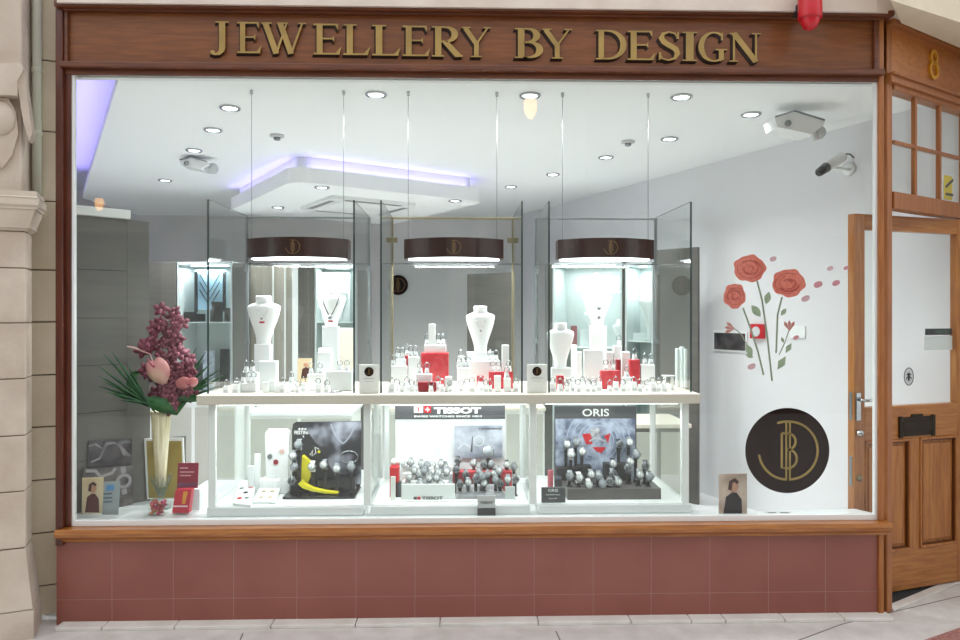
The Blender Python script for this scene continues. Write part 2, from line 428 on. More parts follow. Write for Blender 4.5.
# stone soffit following the corner
mb = MB()
A = Vector((X(58, -.1)-.02, -.075)); B = Vector((X(886, -.1), -.075)); dd = Vector((math.cos(ang_d), math.sin(ang_d)))
nn = Vector((dd.y, -dd.x)); B2 = Vector((corner.x, corner.y))+nn*.08-dd*.0; C2 = B2+dd*1.6
mb.slab([(A.x, .3), (A.x, A.y), (B.x-.03, B.y), (B2.x, B2.y), (C2.x, C2.y), (C2.x-nn.x*.5, C2.y-nn.y*.5), (2.0, .5)], Z(7, -.075), 3.9)
struct('stone_soffit', mb, stoneP, 'pale stone course above the fascia')
mb = MB()
mb.slab([(B.x-.1, B.y-.22), (C2.x+.05, C2.y-.3), (C2.x, C2.y), (B2.x, B2.y)], Z(-6, -.3), 3.95)
struct('stone_cornice', mb, stoneB, 'buff stone cornice at the top right corner')
# lettering ------------------------------------------------------------------
def bar(x0, x1, z0, z1): return [(x0, z0), (x1, z0), (x1, z1), (x0, z1)]
def thick(pts, ws):
    L = []; Rr = []
    for i, p in enumerate(pts):
        a = pts[max(i-1, 0)]; b = pts[min(i+1, len(pts)-1)]
        dx, dz = b[0]-a[0], b[1]-a[1]; l = math.hypot(dx, dz) or 1
        L.append((p[0]-dz/l*ws[i]/2, p[1]+dx/l*ws[i]/2)); Rr.append((p[0]+dz/l*ws[i]/2, p[1]-dx/l*ws[i]/2))
    return [[L[i], Rr[i], Rr[i+1], L[i+1]] for i in range(len(pts)-1)]
def bow(cx, cz, rx, rz, a0, a1, tmin=.06, tmax=.16, n=14):       # stroke fattest where it runs upright
    pts = []; ws = []
    for i in range(n+1):
        a = R(a0+(a1-a0)*i/n); pts.append((cx+rx*math.cos(a), cz+rz*math.sin(a))); ws.append(tmin+(tmax-tmin)*abs(math.cos(a))**1.5)
    return thick(pts, ws)
def stem(x, z0=0, z1=1, w=.15, s=.07): return [bar(x, x+w, z0, z1), bar(x-s, x+w+s, z0, z0+.045), bar(x-s, x+w+s, z1-.045, z1)]
def glyph(c):
    g = []
    if c == 'I': g = stem(.08)
    elif c == 'J': g = [bar(.2, .35, .12, 1), bar(.12, .43, .955, 1)]+thick([(.275, .2), (.26, .06), (.2, -.03), (.1, -.05), (.03, 0)], [.15, .14, .1, .07, .1])+[arc(.05, .02, .055, 0, 360, 10)[:-1]]
    elif c == 'E': g = [bar(.08, .23, 0, 1), bar(0, .62, .945, 1), bar(0, .66, 0, .055), bar(.2, .5, .49, .54), [(.55, .945), (.62, .945), (.62, .78)], [(.56, .055), (.66, .055), (.7, .26)], [(.46, .515), (.52, .62), (.52, .41)]]
    elif c == 'L': g = [bar(.08, .23, 0, 1), bar(0, .32, .955, 1), bar(0, .6, 0, .055), [(.5, .055), (.6, .055), (.65, .28)]]
    elif c == 'W': g = thick([(.08, .97), (.36, .0)], [.15, .15])+thick([(.62, .97), (.36, 0)], [.05, .06])+thick([(.46, .97), (.74, .0)], [.15, .15])+thick([(1.02, .97), (.74, 0)], [.05, .06])+[bar(-.02, .24, .955, 1), bar(.38, .66, .955, 1), bar(.92, 1.12, .955, 1)]
    elif c == 'R': g = stem(.08)+bow(.33, .735, .22, .235, -90, 90)+[bar(.2, .34, .945, 1), bar(.2, .34, .475, .53)]+thick([(.32, .5), (.62, .04), (.74, .02)], [.14, .16, .05])
    elif c == 'B': g = stem(.08)+bow(.31, .755, .2, .215, -90, 90)+bow(.33, .28, .25, .25, -90, 90)+[bar(.2, .33, .945, 1), bar(.2, .34, .505, .55), bar(.2, .34, 0, .055)]
    elif c == 'D': g = stem(.08)+bow(.34, .5, .42, .47, -90, 90, .06, .17, 20)+[bar(.2, .36, .945, 1), bar(.2, .36, 0, .055)]
    elif c == 'Y': g = thick([(.1, .97), (.42, .45)], [.15, .14])+thick([(.76, .97), (.44, .45)], [.05, .06])+[bar(.36, .5, 0, .5), bar(.27, .59, 0, .045), bar(0, .26, .955, 1), bar(.64, .86, .955, 1)]
    elif c == 'N': g = thick([(.12, 1.0), (.72, 0)], [.16, .16])+[bar(.1, .155, 0, 1), bar(.69, .745, 0, 1), bar(0, .24, 0, .045), bar(0, .2, .955, 1), bar(.6, .84, .955, 1)]
    elif c == 'S': g = thick([(.5, .8), (.44, .93), (.29, .98), (.14, .92), (.09, .77), (.16, .63), (.3, .52), (.45, .4), (.5, .25), (.43, .08), (.27, .01), (.11, .07), (.05, .2)], [.05, .05, .05, .1, .14, .16, .17, .16, .14, .09, .05, .05, .05])+[[(.47, .74), (.53, .74), (.53, .98), (.49, .98)], [(.03, .02), (.07, .02), (.09, .28), (.03, .28)]]
    elif c == 'G': g = bow(.46, .5, .39, .49, 52, 300, .05, .17, 24)+[bar(.6, .75, .06, .42), bar(.5, .85, .38, .425), [(.66, .72), (.72, .72), (.72, .98), (.68, .98)], [(.6, .06), (.75, .06), (.64, 0)]]
    return g
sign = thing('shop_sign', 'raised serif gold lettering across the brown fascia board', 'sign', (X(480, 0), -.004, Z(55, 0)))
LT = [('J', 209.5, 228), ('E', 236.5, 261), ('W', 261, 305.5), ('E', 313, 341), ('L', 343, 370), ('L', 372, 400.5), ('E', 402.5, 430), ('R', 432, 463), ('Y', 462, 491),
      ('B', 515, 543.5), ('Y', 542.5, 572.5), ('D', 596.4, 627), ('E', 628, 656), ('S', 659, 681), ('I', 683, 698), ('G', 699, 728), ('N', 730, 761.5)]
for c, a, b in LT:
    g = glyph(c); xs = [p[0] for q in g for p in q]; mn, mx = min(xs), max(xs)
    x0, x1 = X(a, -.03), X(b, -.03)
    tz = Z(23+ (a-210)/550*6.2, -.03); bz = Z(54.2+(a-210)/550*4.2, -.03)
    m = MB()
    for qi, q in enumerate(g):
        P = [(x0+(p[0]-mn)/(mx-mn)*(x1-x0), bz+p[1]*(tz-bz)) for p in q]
        m.prism(P, -.02-.00012*(qi % 16), -.004, 0, off=(-.009, -.010), smi=1)  # dark sides slant back down and left of the gold front
    m.build('letter', [gold, letter_dark], sign)
# alarm ------------------------------------------------------------------
al = thing('alarm_beacon', 'round red alarm bell fixed above the fascia near its right end', 'alarm', at(810, 5, -.16))
m = MB(); c = at(810, -8, -.16); r = .052
m.lathe([(r*1.02, -.01), (r*1.05, 0), (r*1.05, .14), (r, .15)], (c.x, c.y, Z(13, -.16)), 24); m.build('housing', red, al)
m = MB(); m.lathe([(.012, -.055), (.03, -.045), (.042, -.02), (.046, 0.0), (.046, .008)], (c.x, c.y, Z(13, -.16)-.006), 24); m.build('dome_lens', red, al)
m = MB(); m.box(c.x-.03, c.x+.03, c.y+.03, -.0, Z(-6, -.16), Z(2, -.16)); m.build('bracket', blackm, al)

# ------------------------------------------------------------------ stone pier at the left
PA = R(21)
qf = pd(57.5, 300, 3.58); SP = Pl((qf.x, qf.y), PA); MS = SP.M()          # the splayed strip of blocks, ending at the window post
js = [-60, 60, 131, 201, 270, 322, 375, 427, 480, 533, 586, 650]
m = MB(); m.box(-.32, -.004, .012, .3, -.05, 3.7, 1, M=MS)
for i in range(len(js)-1):
    m.box(-.34, 0, 0, .2, max(SP.z(44, js[i+1])+.003, 0), SP.z(44, js[i])-.003, 0, M=MS, bev=.005)
m.box(-.02, .03, .03, .25, 0, 3.7, 0, M=MS)
struct('stone_quoins', m, [stoneB, stoneJ], 'buff stone block strip beside the window post')
qp = pd(25.5, 300, 3.32); PP = Pl((qp.x, qp.y), PA); MP = PP.M()
js = [231, 268, 323, 379, 436, 492, 549]
m = MB(); m.box(-.9, -.008, .01, .14, 0, PP.z(14, 231), 1, M=MP)
for i in range(len(js)-1): m.box(-.9, 0, 0, .15, PP.z(14, js[i+1])+.002, PP.z(14, js[i])-.002, 0, M=MP, bev=.005)
zc = PP.z(20, 549)
def ring_slab(m, d0, d1, z0, z1):   # stone course stepping out by d0 at its foot and d1 at its head
    vs = []
    for d, z in ((d0, z0), (d1, z1)): vs += [(-.9, -d, z), (d, -d, z), (d, .15, z), (-.9, .15, z)]
    m.add(vs, [(0, 1, 2, 3), (7, 6, 5, 4), (0, 4, 5, 1), (1, 5, 6, 2), (2, 6, 7, 3), (3, 7, 4, 0)], 0, MP)
ring_slab(m, .035, 0.0, PP.z(20, 608), zc); ring_slab(m, .04, .04, 0, PP.z(20, 609))
struct('stone_pier', m, [stoneA, stoneJ], 'pinkish stone pier with a stepped plinth')
m = MB(); kx = .62
for a, b, d0, d1 in ((231, 228, .0, .03), (228, 226, .035, .035), (226, 210, .035, .075), (210, 208, .085, .085), (208, 206, .085, .1), (206, 199, .1, .1), (199, 197, .105, .09), (197, 192, .085, .085)):
    ring_slab(m, d0*kx, d1*kx, PP.z(20, a), PP.z(20, b)-.0005)
struct('stone_capital', m, stoneA, 'moulded stone capital on the pier')
m = MB(); m.box(-.9, -.02, .03, .25, PP.z(20, 192)-.01, 3.7, 0, M=MP, bev=.01)
struct('pier_wall', m, stoneA, 'plain pink stone above the capital')
def pz(px, py): return PP.uz(px, py)
m = MB()
m.prism([pz(-90, 66), pz(23, 66), pz(25, 72), pz(19, 84), pz(19, 98), pz(-90, 92)], -.04, .06, M=MP)
m.prism([pz(17, 78), pz(25, 74), pz(33, 134), pz(30, 142), pz(24, 122)], -.02, .06, M=MP)
m.prism([pz(-90, 96), pz(8, 98), pz(16, 112), pz(18, 134), pz(12, 155), pz(2, 168), pz(-12, 160), pz(-90, 150)], 0.0, .06, M=MP)
u_, z_ = pz(-1, 118); m.ball((u_, .0, z_), .07, sy=.5, sz=1.2, M=MP)
struct('stone_bracket', m, stoneA, 'carved stone console bracket above the capital')
m = MB(); u_ = SP.uz(38, 100)[0]
def lp(z): return MS @ Vector((u_, -.03, z))
z0p = SP.z(38, 196)
m.tube([lp(z0p), lp(3.7)], .021, 14)
for py in (75, 137): m.lathe([(.023, 0), (.025, .003), (.025, .02), (.023, .024)], lp(SP.z(38, py)), 14)
solo('drainpipe', m, pipeM, 'pale green drainpipe running up above the stone capital', 'pipe')

# ------------------------------------------------------------------ angled doorway
MD = DP.M(); U = DP.u
Lr = U(960)+.28
def dz(px, py): return DP.z(px, py)
ztop = Z(12, 0)
m = MB(); m.box(.0, Lr, -.01, .05, dz(893, 76), ztop, M=MD)
struct('door_fascia', m, wood_fr, 'light brown panel above the doorway')
m = MB()
m.box(.0, Lr, -.045, .05, ztop-.03, ztop, M=MD, bev=.006); m.box(.0, Lr, -.035, .05, dz(893, 86), dz(893, 76), M=MD, bev=.006); m.box(.0, Lr, -.05, .05, dz(893, 79), dz(893, 76), M=MD, bev=.005)
struct('trim_9', m, wood_m, 'mouldings of the doorway panel')
w2 = sempty('window_2', (corner.x, corner.y, dz(893, 209)), ang_d, 'small paned fanlight over the doorway')
g0, g1 = dz(893, 192), dz(893, 91); zm = dz(893, 142)
um = [U(893)-.002, U(914.5), U(939), U(962), U(962)+.15, U(962)+.3]
m = MB()
m.box(um[0]-.02, Lr, -.02, .05, dz(893, 209), g0, M=MD, bev=.005); m.box(um[0]-.02, Lr, -.02, .05, g1, dz(893, 85), M=MD, bev=.005)
m.box(um[0], Lr, -.010, .014, zm-.009, zm+.009, M=MD, bev=.003)
for u in um[1:4]: m.box(u-.011, u+.011, -.010, .014, g0, g1, M=MD, bev=.004)
m.box(Lr-.08, Lr, -.02, .06, 0, g1, M=MD, bev=.004)
struct('window_frame', m, wood_m, None, w2)
m = MB(); m.box(um[0], Lr-.08, .012, .017, g0, g1, M=MD); struct('glass_pane', m, GL, None, w2)
# house number
m = MB(); nu, nz = DP.uz(930.5, 65)
h = dz(930.5, 50)-dz(930.5, 80); W_ = .062
for cz, rr in ((nz+h*.23, h*.2), (nz-h*.2, h*.26)):
    pts = arc(nu, cz, rr*.95, 0, 360, 20, rr)
    m.strip(pts, .017, -.022, -.008, 0, M=MD)
solo('house_number', m, numy, 'golden figure eight on the panel over the doorway', 'number')
# yellow sticker on the fanlight
st = thing('warning_sticker', 'yellow camera warning sticker inside the fanlight glass', 'sticker', DP.M() @ Vector((U(954), .03, dz(954, 199))), ang_d)
m = MB(); m.box(U(949.5), U(949.5)+.095, .028, .03, dz(954, 199), dz(954, 175), M=MD); m.build('backing', yels, st)
m = MB(); a_, b_ = U(951), U(958.5)
m.strip([(a_, dz(954, 187)), (b_, dz(954, 178))], .016, .0265, .0279, 0, M=MD); m.box(a_, b_, .0265, .0279, dz(954, 195), dz(954, 192.5), M=MD); m.build('camera_pictogram', blackm, st)
# jamb / step / mat
m = MB(); m.box(.05, Lr, -.02, .03, 0, .012, M=MD, bev=.003)
struct('trim_10', m, kerb, 'stone threshold of the doorway')
m = MB()
m.box(.02, Lr-.2, .035, .32, .001, .006, M=MD)
solo('doormat', m, dmat, 'dark rubber entrance mat behind the threshold', 'mat')
# the door leaf
ML = LP.M(); UL = LP.u
dr = sempty('door_1', (lf0.x, lf0.y, 0), LP.a, 'half glazed oak door standing open')
zt_, zb_ = LP.z(893, 216.4), max(.012, LP.z(893, 590)); L1 = UL(962)+.05; ga, gb = UL(861.5), UL(953.5)
gz_t, gz_b = LP.z(893, 231.5), LP.z(893, 405.5)
m = MB(); m.box(0, ga, -.022, .022, zb_, zt_, M=ML, bev=.003); m.build('stile', wood_o, dr)
m = MB(); m.box(gb, L1, -.022, .022, zb_, zt_, M=ML, bev=.003); m.build('stile', wood_o, dr)
m = MB(); m.box(ga, gb, -.022, .022, gz_t, zt_, M=ML, bev=.003); m.build('top_rail', wood_oh, dr)
za, zbb = LP.z(916, 437), LP.z(916, 547)
m = MB(); m.box(ga, gb, -.022, .022, za, gz_b, M=ML, bev=.003); m.build('lock_rail', wood_oh, dr)
m = MB(); m.box(ga, gb, -.022, .022, zb_, zbb, M=ML, bev=.003); m.build('bottom_rail', wood_oh, dr)
mu0, mu1 = UL(907), UL(916)
m = MB(); m.box(mu0, mu1, -.021, .021, zbb, za, M=ML); m.build('mullion', wood_o, dr)
for a_, b_ in ((ga, mu0), (mu1, gb)):
    m = MB(); m.box(a_, b_, -.006, .006, zbb, za, M=ML)
    i = .035; m.box(a_+i, b_-i, -.014, .0, zbb+i, za-i, M=ML, bev=.006); m.build('door_panel', wood_o, dr)
    m = MB(); t = .014
    for (p, q, r_, s_) in ((a_, b_, za-t, za), (a_, b_, zbb, zbb+t), (a_, a_+t, zbb, za), (b_-t, b_, zbb, za)):
        m.box(p, q, -.029, -.004, r_, s_, M=ML, bev=.005)
    for (p, q, r_, s_) in ((a_+t, b_-t, za-t-.006, za-t), (a_+t, b_-t, zbb+t, zbb+t+.006), (a_+t, a_+t+.006, zbb, za), (b_-t-.006, b_-t, zbb, za)):
        m.box(p, q, -.02, -.004, r_, s_, 1, M=ML)
    m.build('panel_moulding', [wood_o, wood_in], dr)
m = MB(); m.box(ga, gb, -.003, .003, gz_b, gz_t, M=ML); m.build('glass_pane', GL, dr)
lb = MB(); a_, b_ = UL(895.5), UL(929.5); c_, d_ = LP.z(912, 435), LP.z(912, 416)
lb.box(a_, b_, -.03, -.02, c_, d_, M=ML, bev=.004); lb.box(a_+.02, b_-.02, -.034, -.028, c_+.03, d_-.025, M=ML, bev=.002)
lb.box(a_-.006, a_+.02, -.034, -.02, c_-.006, d_+.006, M=ML, bev=.004); lb.box(b_-.02, b_+.006, -.034, -.02, c_-.006, d_+.006, M=ML, bev=.004)
lb.box((a_+b_)/2-.04, (a_+b_)/2+.04, -.034, -.02, d_-.002, d_+.014, M=ML, bev=.004)
lo = lb.build('letterbox', brz, dr); lo['label'] = 'dark ornate letterbox plate'
hp = MB(); hp.box(.006, .04, -.03, -.02, LP.z(857, 420), LP.z(857, 392), M=ML, bev=.003)
hp.ball(ML @ Vector((.025, -.036, LP.z(857, 432))), .02); ho = hp.build('lock_plate', chrome, dr)
hh = MB(); zz = LP.z(857, 399)
hh.tube([ML @ Vector((.023, -.028, zz)), ML @ Vector((.023, -.062, zz)), ML @ Vector((.035, -.07, zz)), ML @ Vector((.14, -.07, zz))], .008, 8); hh.build('lever_handle', chrome, ho)
hb = MB(); hb.ball(ML @ Vector((.03, -.026, LP.z(857, 477))), .018, sy=.6); hb.build('keyhole_cover', brassM, dr)
he = MB(); he.box(-.003, -.001, -.008, .008, LP.z(852, 420), LP.z(852, 392), M=ML); he.box(-.003, -.001, -.008, .008, LP.z(852, 486), LP.z(852, 456), M=ML); he.build('edge_plate', steelD, dr)
# stickers on the door glass
cr = thing('door_crest_sticker', 'small oval crest sticker low on the door glass', 'sticker', ML @ Vector((UL(908), -.005, LP.z(908, 386))), LP.a)
cu, cz = LP.uz(908, 376.5)
m = MB(); m.disc(cu, cz, .036, -.0045, -.0035, 0, ML, rz=.05); m.build('backing', greyc, cr)
m = MB(); m.strip(arc(cu, cz, .034, 0, 360, 28, .048), .004, -.0055, -.0046, 0, ML)
m.strip([(cu, cz-.024), (cu, cz+.022)], .012, -.0055, -.0046, 0, ML); m.strip([(cu-.02, cz-.012), (cu, cz+.004), (cu+.02, cz-.012)], .006, -.0055, -.0046, 0, ML)
m.strip([(cu-.015, cz+.01), (cu, cz+.014), (cu+.015, cz+.01)], .008, -.0055, -.0046, 0, ML); m.build('emblem', blackm, cr)
gs = thing('door_notice_strip', 'narrow dark green notice strip on the door glass', 'sticker', ML @ Vector((UL(939), .01, LP.z(939, 350))), LP.a)
m = MB(); m.box(UL(926), UL(952.5), .0045, .006, LP.z(939, 335), LP.z(939, 328.5), M=ML); m.build('dark_strip', blackm, gs)
m = MB(); m.box(UL(937), UL(950), .0035, .0044, LP.z(939, 333.5), LP.z(939, 330), M=ML); m.build('green_band', grn, gs)
m = MB(); m.box(UL(925), UL(953), .0045, .006, LP.z(939, 350), LP.z(939, 336), M=ML); m.build('white_backing', whiteg, gs)
# wall beyond the doorway on the right
m = MB(); m.box(Lr, Lr+1.5, -.02, .1, 0, 3.6, M=MD); struct('wall_street_right', m, stoneA)

# ------------------------------------------------------------------ shop interior shell
def rwp(u, n=0):   # point on right wall; n into the room (negative normal side)
    return RW.M() @ Vector((u, n, 0))
Yk = 5.6
m = MB(); m.slab([(xL-.1, .1), (2.0, .1), tuple((DP.M() @ Vector((.0, .02, 0)))[:2]), tuple((DP.M() @ Vector((1.6, .02, 0)))[:2]), (3.6, Yk+.5), (-8, Yk+.5), (-8, 3)], -.06, .0)
struct('floor_interior', m, floorM)
# ceiling polygon with the angled cove edge on the left
d = (ce1-ce0); d.z = 0; d.normalize(); c0 = ce0-d*.3; c1 = ce0+d*4.6
m = MB(); m.slab([(c0.x, .12), (2.05, .12), tuple((DP.M() @ Vector((Lr, .1, 0)))[:2]), (3.6, 2), (3.4, Yk+.6), (c1.x, Yk+.6), (c1.x, c1.y)], CEIL, CEIL+.06)
struct('ceiling', m, ceilM)
m = MB(); m.slab([(c0.x+.5, .13), (2.0, .13), tuple((DP.M() @ Vector((Lr, .12, 0)))[:2]), (3.6, Yk+.6), (-8.5, Yk+.6), (-8.5, 3), (xL-.35, .5), (xL+.02, .13)], 3.12, 3.2)
struct('ceiling_cove', m, mat('cove_paint', '#dcdcf0', .8), 'raised ceiling lit violet beyond the angled ceiling edge')
um_ = RW.p
m = MB(); m.box(-1.6, 8, -.1, 0, 0, 3.15, M=RW.M())
# decide on which side the room lies
inside = (RW.M().inverted() @ Vector((0, 2, 0))).y
if inside < 0: m = MB(); m.box(-1.6, 8, 0, .1, 0, 3.15, M=RW.M())
sgn = 1 if inside > 0 else -1
struct('wall_right', m, wallW)
m = MB(); m.box(-8.5, 3.6, Yk, Yk+.1, 0, 3.2); struct('wall_back', m, wallG)
m = MB(); v = Vector((-.62, 1)).normalized(); a_ = Vector((xL-.16, .1))+v*.45; b_ = a_+v*6.8; nrm = Vector((v.y, -v.x))*-.1
m.slab([a_, b_, b_+nrm, a_+nrm], 0, 3.2); struct('wall_left', m, wallG)
# left window back panel with white cap
wl0 = at(70, 300, .16); wl1 = at(176, 300, .52)
WP = Pl((wl0.x, wl0.y), math.atan2(wl1.y-wl0.y, wl1.x-wl0.x))
uL = WP.u(158); uC = WP.u(127)
m = MB(); z1_ = WP.z(100, 217); m.box(-.05, uC, 0, .03, 0, z1_, M=WP.M())
for py in (270, 318, 365, 412, 459): m.box(-.05, uC, -.0015, .01, WP.z(100, py)-.0012, WP.z(100, py)+.0012, 1, M=WP.M())
m.box(uC+.001, WP.u(149), .0, .03, 0, z1_-.002, M=WP.M()); m.box(WP.u(149)+.001, WP.u(186), .0, .03, 0, WP.z(150, 440), M=WP.M())
struct('wall_panel_left', m, [panelG, blackm], 'dark grey panelled screen behind the flowers')
m = MB(); m.box(-.06, uC+.01, -.03, .06, z1_, WP.z(100, 208), M=WP.M(), bev=.004); struct('trim_11', m, white, 'white capping of the grey screen')
# display deck
m = MB()
Lb = WP.M() @ Vector((-.05, -.0, 0)); Rb = WP.M() @ Vector((WP.u(186), 0, 0))
m.slab([(X(70, .04), .062), (X(878, .05)-.005, .062), (X(858, .12), .155), (X(700, .1), .1), (X(700, .1), .9), (Rb.x, .9), (Rb.x, Rb.y), (Lb.x, Lb.y)], z_deck-.05, z_deck)
struct('display_deck', m, deckM, 'white window display deck')

# ------------------------------------------------------------------ ceiling things
def downlight(px, py, zc, k, label, grp):
    p = atz(px, py, zc)
    if k is None:
        t = thing('ceiling_light', label, 'ceiling light', (p.x, p.y, zc), 0, grp)
        m = MB(); m.lathe([(.062, 0), (.064, -.006), (.058, -.012), (.05, -.012), (.046, -.001)], (p.x, p.y, zc), 24); m.build('trim_ring', chrome, t)
        m = MB(); m.lathe([(.045, -.001), (.045, -.004), (.02, -.006)], (p.x, p.y, zc), 20); m.build('lamp', ledc, t)
        return t
    return dup(k, (p.x, p.y, zc), 0, label, grp)
k0 = downlight(376, 94, CEIL, None, 'recessed ceiling downlight above the middle wires, second of front row', 'ceiling downlights')
DL = [(230, 107.5, 'recessed downlight near the left of the ceiling, left of first wire'), (213, 129.5, 'recessed downlight just behind the leftmost front one'), (194, 150, 'small distant downlight over the left camera housing'),
      (530, 95, 'recessed downlight above the middle of the right wires'), (681.5, 96.5, 'recessed downlight right of the last hanging wire'),
      (669.5, 138.5, 'recessed downlight behind the one right of the wires'), (606, 157, 'recessed downlight in the row right of the ceiling raft'), (553, 174, 'far downlight close to the right end of the raft'),
      (511, 186.5, 'farthest downlight just off the raft corner'), (751, 114, 'rightmost downlight near the right wall'), (165, 180, 'tiny downlight far at the left of the ceiling')]
for px, py, lb_ in DL: downlight(px, py, CEIL, k0, lb_, 'ceiling downlights')
for px, py, pw in ((376, 94, 13), (230, 107, 13), (530, 95, 12), (681, 96, 6), (669, 138, 6), (606, 157, 9), (213, 129, 13), (751, 114, 3), (553, 174, 12), (511, 186.5, 18), (165, 180, 20)):
    p = atz(px, py, CEIL)
    area('downlight_beam', (p.x, p.y, CEIL-.02), .09, .09, pw*.9, (.97, .99, 1), spread=R(125))
for px, py, lb_ in ((277, 135, 'small smoke detector on the ceiling left of the raft'), (628, 141, 'small smoke detector among the right ceiling lights')):
    p = atz(px, py, CEIL); t = thing('smoke_detector', lb_, 'smoke detector', (p.x, p.y, CEIL))
    m = MB(); m.lathe([(.05, 0), (.05, -.014), (.04, -.018)], (p.x, p.y, CEIL), 18); m.build('base', greyc, t)
    m = MB(); m.lathe([(.024, -.018), (.024, -.034), (.014, -.04)], (p.x, p.y, CEIL), 14); m.build('sensor', steelD, t)
# raft
zr_ = 2.58
pa = pd(292, 181, (zr_-1.525)*F/134); pb = pd(486, 202, (zr_-1.525)*F/113); pc = pd(246, 208, (zr_-1.525)*F/107)
ex = (pb-pa); ex.z = 0; lx = ex.length; ex.normalize(); ey = Vector((-ex.y, ex.x, 0)); ly = max(2.0, (pc-pa).dot(ey))
ra = math.atan2(ex.y, ex.x); MR = Matrix.Translation((pa.x, pa.y, 0)) @ Matrix.Rotation(ra, 4, 'Z')
def rrect(x0, x1, y0, y1, r, n=6):
    o = []
    for cx, cy, a in ((x1-r, y0+r, -90), (x1-r, y1-r, 0), (x0+r, y1-r, 90), (x0+r, y0+r, 180)):
        for i in range(n+1): o.append((cx+r*math.cos(R(a+90*i/n)), cy+r*math.sin(R(a+90*i/n))))
    return o
raft = thing('ceiling_raft', 'white rounded ceiling raft with violet light glowing round its top', 'ceiling panel', (pa.x, pa.y, zr_), ra)
m = MB(); m.slab(rrect(0, lx, 0, ly, .16), zr_, zr_+.125, M=MR); m.build('panel', ceilM, raft)
m = MB(); m.slab(rrect(.08, lx-.08, .08, ly-.08, .1), zr_+.125, CEIL-.001, M=MR); m.build('hanger_box', ceilM, raft)
acx, acy = lx*.5, ly*.42
ac = thing('air_conditioning_cassette', 'square white air conditioning cassette set in the ceiling raft', 'air conditioner', MR @ Vector((acx, acy, zr_)), ra)
m = MB(); m.slab(rrect(acx-.42, acx+.42, acy-.42, acy+.42, .04), zr_-.03, zr_, M=MR); m.slab(rrect(acx-.3, acx+.3, acy-.3, acy+.3, .03), zr_-.034, zr_-.03, M=MR); m.build('fascia_panel', white, ac)
m = MB()
for dx, dy, sx, sy in ((0, -.37, .28, .025), (0, .37, .28, .025), (-.37, 0, .025, .28), (.37, 0, .025, .28)):
    m.box(acx+dx-sx, acx+dx+sx, acy+dy-sy, acy+dy+sy, zr_-.033, zr_-.0305, M=MR)
m.build('air_slot', steelD, ac)
for px, py, lb_ in ((322, 187, 'recessed downlight at the near corner of the ceiling raft'), (455, 200.5, 'recessed downlight at the right end of the ceiling raft'), (278, 207, 'recessed downlight at the left end of the ceiling raft')):
    downlight(px, py, zr_, k0, lb_, 'raft downlights')
    q = atz(px, py, zr_); area('downlight_beam', (q.x, q.y, zr_-.05), .09, .09, 15, (.97, .99, 1), spread=R(140))
VI = (.42, .35, 1)
for (cx, cy, sx, sy, rt) in ((lx/2, .045, lx-.3, .03, 0), (.045, ly/2, .03, ly-.3, 0), (lx-.045, ly/2, .03, ly-.3, 0)):
    p = MR @ Vector((cx, cy, zr_+.128)); area('raft_led_strip', p, sx, sy, 1.15, VI, (R(180), 0, ra))
pp = ce0+d*2.2+Vector((-.35, -.1, 0)); area('cove_led_strip', (pp.x+.25, pp.y+.15, CEIL+.07), .06, 4.5, 11, VI, (R(180), 0, math.atan2(-d.x, d.y)))
# two angular ceiling fittings and the cctv camera
def housing(px0, px1, py, D, lb_):
    t = thing('angular_fitting', lb_, 'camera housing', pd((px0+px1)/2, py, D)); s = D/F
    p = pd(px0, py, D); w_ = (px1-px0)*s
    m = MB()
    def q(a, b, y=0): return (p.x+a*w_, p.y+y, p.z+b*w_)
    vs = [q(0, -.02), q(.4, .1), q(1, -.08), q(1, -.14), q(.75, -.34), q(.05, -.2)]
    vb = [(v[0], v[1]+.16, v[2]+.0) for v in vs]; n = 6
    m.add(vs+vb, [list(range(n)), list(range(2*n-1, n-1, -1))]+[[i, n+i, n+(i+1) % n, (i+1) % n] for i in range(n)]); m.build('body', whiteg, t)
    m = MB(); m.tube([q(0, 0, -.005), q(.4, .12, -.005), q(1, -.06, -.005)], .006, 6); m.build('cover_edge', steelD, t)
    m = MB(); m.tube([q(.8, -.2, .05), q(.95, -.35, .08), q(1.02, -.3, .12)], .02, 8); m.ball(q(1.05, -.22, .1), .045); m.build('bracket', greyc, t)
    m = MB(); m.ball(q(.25, -.13, -.01), .02); m.build('lens', steelD, t)  # plain metal ball on the front face
    return t
housing(775, 825, 117, 4.25, 'pale angular camera housing high up near the right wall')
housing(180, 207, 160, 5.6, 'small pale angular camera housing under the left ceiling')
MW = RW.M(); cu_, cz_ = RW.uz(850, 169)
Pq = MW @ Vector((cu_, .0, cz_))
ct = thing('cctv_camera', 'white bullet security camera with dark lens on the right wall', 'security camera', Pq)
p1_ = at(850, 168, Pq.y-.05); dq = ((Pq-CAM).dot(Vector((V[0], V[1], 0))))-.14
A_ = pd(842, 157, dq+.05); B_ = pd(826, 167.5, dq-.05); C_ = pd(819, 172.5, dq-.09)
m = MB(); m.tube([A_, A_.lerp(B_, .02), B_], .034, 16); m.build('body', whiteg, ct)
m = MB(); m.tube([B_, C_], [.034, .026], 16); m.build('lens_hood', black, ct)
m = MB(); m.tube([A_.lerp(B_, .6)-Vector((0, 0, .03)), pd(836, 168, dq), pd(848, 169, dq+.02), Pq], .009, 8); m.build('arm', whiteg, ct)
m = MB(); m.lathe([(.045, 0), (.045, .02), (.03, .03)], (0, 0, 0), 18, M=MW @ Matrix.Translation((cu_, 0, cz_)) @ Matrix.Rotation(R(-90*sgn), 4, 'X')); m.build('wall_plate', whiteg, ct)
m = MB(); m.tube([A_, pd(845, 154, dq+.06), pd(850, 154, dq+.1), pd(854, 158, dq+.12), pd(854, 161, dq+.13)], .005, 6); m.build('cable', blackm, ct)

